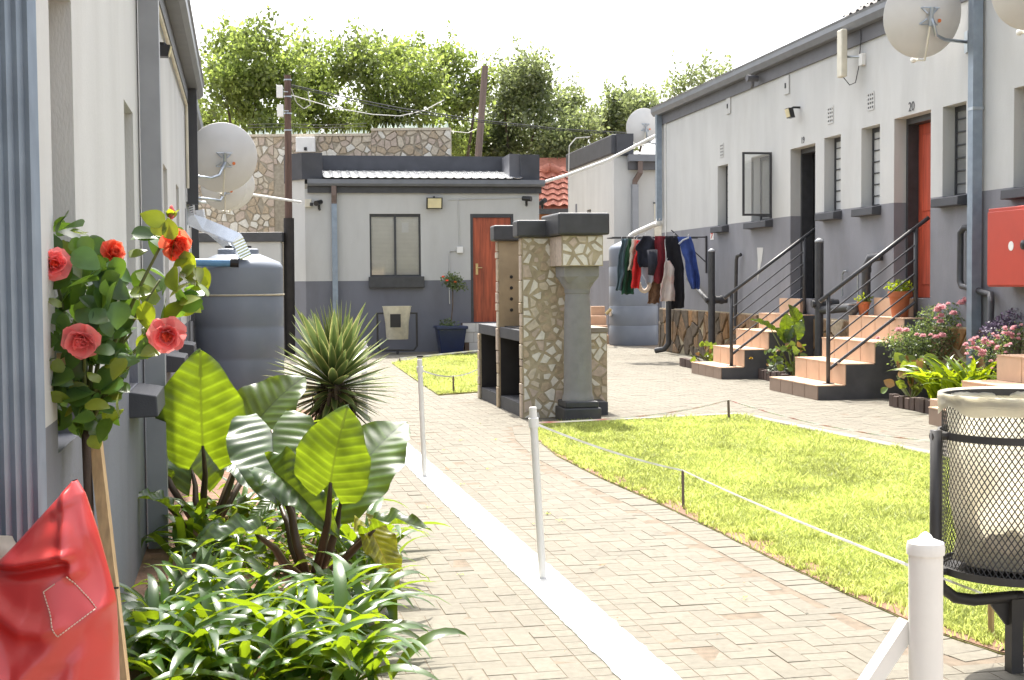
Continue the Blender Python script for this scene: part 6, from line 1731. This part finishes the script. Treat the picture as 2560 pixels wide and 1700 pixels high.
for _ in range(64):
    x, y = rs.choice([(1420, 850), (1500, 880), (1700, 880), (1740, 1060), (1920, 760), (1980, 740), (1650, 780), (2000, 690), (1880, 660), (1430, 970)]); x += rs.gauss(0, 70); y += rs.gauss(0, 60)
    blossom(D(*g2(x, y), 12.82), rs.uniform(0.022, 0.036), "petal_pink", psd, 9)
SL = []
for k, (L, W, e0, e1) in enumerate(((0.42, 0.017, 1.15, -0.4), (0.46, 0.019, 0.95, -0.5), (0.38, 0.018, 1.35, 0.3))):
    me = strapmesh(L, W, e0, e1, 7, 0.3); me.materials.append(MATS["strap_light"]); SL.append(me)
clump(RB.p(-2.38, 0.55, 0.12), 70, "bright green strap-leaved plant below the pink rose bush", SL, 1.3, None, "bright_strap_plant", 0.10)
clump(RB.p(-2.80, 0.60, 0.12), 60, "bright green strap-leaved plant against the nearest stairs", SL, 1.35, None, "bright_strap_plant", 0.09)
# paddle-leaved succulents
PAD = ovate(5, 0.35, -0.1, wid=0.42); PAD.materials.append(MATS["succulent"]); PAD2 = ovate(5, 0.35, -0.1, wid=0.38); PAD2.materials.append(MATS["succulent_red"])
def succ(c, spread, h, n, size, label, red=0.15):
    t = thing("succulent", label, "plant", c)
    for k in range(5): build("stem", MB().tube([c, c + Vector((rs.gauss(0, spread * .5), rs.gauss(0, spread * .5), h * rs.uniform(.4, .8)))], 0.012, 6), "petiole_green", t)
    for k in range(n):
        P = c + Vector((rs.gauss(0, spread * .55), rs.gauss(0, spread * .4), h * rs.uniform(0.15, 1.0)))
        d_ = Vector((rs.gauss(0, .8), rs.gauss(-.1, .8), rs.uniform(0.2, 1.2)))
        inst("leaf", PAD2 if rs.random() < red else PAD, aim(P, d_, Vector((rs.gauss(0, .6), -1, rs.gauss(.3, .5))), size * rs.uniform(.7, 1.2)), t)
    return t
succ(RB.p(4.35, 0.85, 0.06), 0.22, 0.30, 34, 0.10, "green paddle succulent at the foot of the farther stairs")
succ(RB.p(1.55, 0.62, 0.06), 0.15, 0.42, 42, 0.10, "paddle succulent with yellow edges beside the second stairs")
yf = succ(RB.p(2.10, 0.66, 0.06), 0.10, 0.34, 26, 0.075, "succulent with a yellow flower against the first stairs")
blossom(D(*f2(928, 1035), 17.9), 0.035, "flower_yellow", yf)
succ(RB.p(-1.92, 0.72, 0.06), 0.16, 0.42, 44, 0.13, "reddish paddle succulent in front of the pink rose bush", 0.4)
gh = thing("grey_herb", "small grey-leaved herb between the two railed stairs", "plant", RB.p(1.85, 0.72, 0.05))
lm_ = MB(); leafcloud(lm_, RB.p(1.85, 0.72, 0.14), (0.13, 0.1, 0.11), 420, 0.035, rs, 0.2); build("crown", lm_, "grey_herb", gh)
def potplant(c, r, mat, label, n, size):
    t = thing("pot_plant", label, "plant", c); lm = MB(); leafcloud(lm, c + Vector((0, 0, r * 0.4)), (r, r, r * 0.55), n, size, rs, 0.3); build("crown", lm, mat, t)
potplant(bigpot + Vector((0, 0, 0.27)), 0.15, "strap_light", "pale green plant in the large terracotta pot", 300, 0.045)
potplant(smpot + Vector((0.0, 0, 0.15)), 0.09, "rose_leaf_young", "yellowish plant in the small terracotta pot", 110, 0.04)
pr2 = thing("potted_rose", "small standard rose with orange blooms in the dark blue planter", "rose", blp + Vector((0, 0, 0.45)))
top_ = D(1132, 703, blp.y)
build("stem", MB().tube([blp + Vector((0, 0, 0.45)), blp.lerp(top_, .5) + Vector((0.02, 0, 0.25)), top_], 0.012, 6), "bark", pr2)
lm_ = MB(); leafcloud(lm_, top_, (0.22, 0.2, 0.16), 420, 0.055, rs, 0.2); leafcloud(lm_, top_ + Vector((0.1, 0, -.1)), (0.2, 0.15, 0.1), 120, 0.05, rs); build("crown", lm_, "shrub_leaf", pr2)
for dx, dz, mt in ((-0.17, .07, "rose_coral"), (.05, -.03, "flower_orange"), (-.1, .0, "rose_coral")): blossom(top_ + Vector((dx, -0.17, dz)), 0.04, mt, pr2)
lm_ = MB(); leafcloud(lm_, blp + Vector((-0.05, -0.05, 0.55)), (0.2, 0.15, 0.08), 120, 0.05, rs); tag(build("planter_weeds", lm_, "shrub_leaf"), "low weeds growing in the dark blue planter", "weeds", kind="stuff")

# ------------------------------------------------------------------ trees beyond the wall
def tree(label, dist, blobs, base_x, mat, seed, leaf=0.135, dens=200):
    rnd = random.Random(seed)
    b = D(base_x * 1.0843, 700, dist); b.z = 0
    t = thing("tree", label, "tree", b, "trees beyond the stone wall")
    lm = MB(); cl = []
    k_ = dist / FPX * 1.0843
    for (x, y, rx, ry) in blobs:
        c = D(x * 1.0843, y * 1.0843, dist + rnd.uniform(-1, 1)); X, Z_ = rx * k_, ry * k_
        nclump = max(8, int(X * Z_ * 34))
        for _ in range(nclump):
            d_ = Vector((rnd.gauss(0, 1), rnd.gauss(0, 1), rnd.gauss(0.1, 1))).normalized(); q = rnd.uniform(0.45, 1.0)
            cc_ = c + Vector((d_.x * X * q, d_.y * min(X, 2.2) * q, d_.z * Z_ * q)); rr = rnd.uniform(0.3, 0.68)
            leafcloud(lm, cc_, (rr, rr, rr * 0.8), int(dens * rr * rr * 3.0), leaf, rnd, 0.25)
        cl.append(c)
        for _ in range(1):   # shoots that break the outline
            p = c + Vector((rnd.uniform(-.8, .8) * X, 0, Z_ * 0.85)); h = rnd.uniform(0.4, 0.9)
            leafcloud(lm, p + Vector((0, 0, h / 2)), (0.16, 0.16, h * 0.7), 46, leaf * 0.9, rnd, 0.1)
    build("crown", lm, mat, t)
    tr = MB(); f = b + Vector((0, 0, 2.4)); tr.tube([b, f], [0.28, 0.22], 10)
    build("trunk", tr, "bark", t, smooth=True)
    for c in cl[::2]: build("limb", MB().tube([f - Vector((0, 0, .2)), f.lerp(c, .45) + Vector((rnd.uniform(-.2, .2), 0, .15)), c + Vector((0, 0, -0.1))], [0.09, 0.05, 0.02], 7), "bark", t, smooth=True)
    return t
tree("tall bright tree at the left, behind the big dish", 36, [(520, 200, 60, 80), (520, 120, 40, 45), (600, 120, 45, 75), (610, 230, 75, 70), (480, 270, 40, 45), (560, 300, 90, 45), (640, 310, 60, 40), (660, 170, 45, 60)], 575, "tree_leaf", 1)
tree("wide tree behind the top of the dark wooden pole", 37, [(710, 160, 40, 60), (740, 230, 60, 60), (700, 300, 60, 30), (790, 150, 40, 60), (800, 290, 50, 40)], 745, "tree_leaf", 2)
tree("round bright tree above the tall stone wall", 37, [(860, 140, 50, 55), (930, 150, 55, 55), (900, 220, 70, 60), (980, 200, 45, 60), (870, 290, 60, 40), (960, 290, 60, 45), (1000, 330, 50, 40)], 905, "tree_leaf", 3)
tree("yellow-green tree around the leaning grey pole", 39, [(1030, 150, 22, 35), (1050, 240, 42, 60), (1070, 330, 55, 45), (1030, 340, 45, 40), (1100, 200, 30, 45)], 1060, "tree_leaf", 4)
tree("grey-green tree right of the leaning grey pole", 40, [(1160, 210, 45, 50), (1210, 190, 50, 55), (1240, 250, 60, 60), (1180, 300, 60, 60), (1260, 330, 50, 50), (1160, 350, 70, 45), (1120, 330, 40, 45)], 1210, "tree_leaf_dark", 5)
tree("slender dark tree beyond the pink-red roof", 40, [(1315, 250, 22, 32), (1330, 300, 40, 50), (1290, 350, 45, 45), (1270, 390, 40, 30)], 1305, "tree_leaf_dark", 6)
tree("grey-green tree above the far building's dark parapet", 41, [(1400, 250, 40, 36), (1455, 245, 35, 40), (1495, 262, 40, 32), (1380, 300, 50, 40), (1460, 300, 60, 30)], 1430, "tree_leaf_dark", 7)
tree("sparse tree peeping over the long building's gutter", 42, [(1550, 215, 30, 22), (1600, 195, 35, 20), (1650, 170, 30, 16)], 1600, "tree_leaf_dark", 8, dens=70)
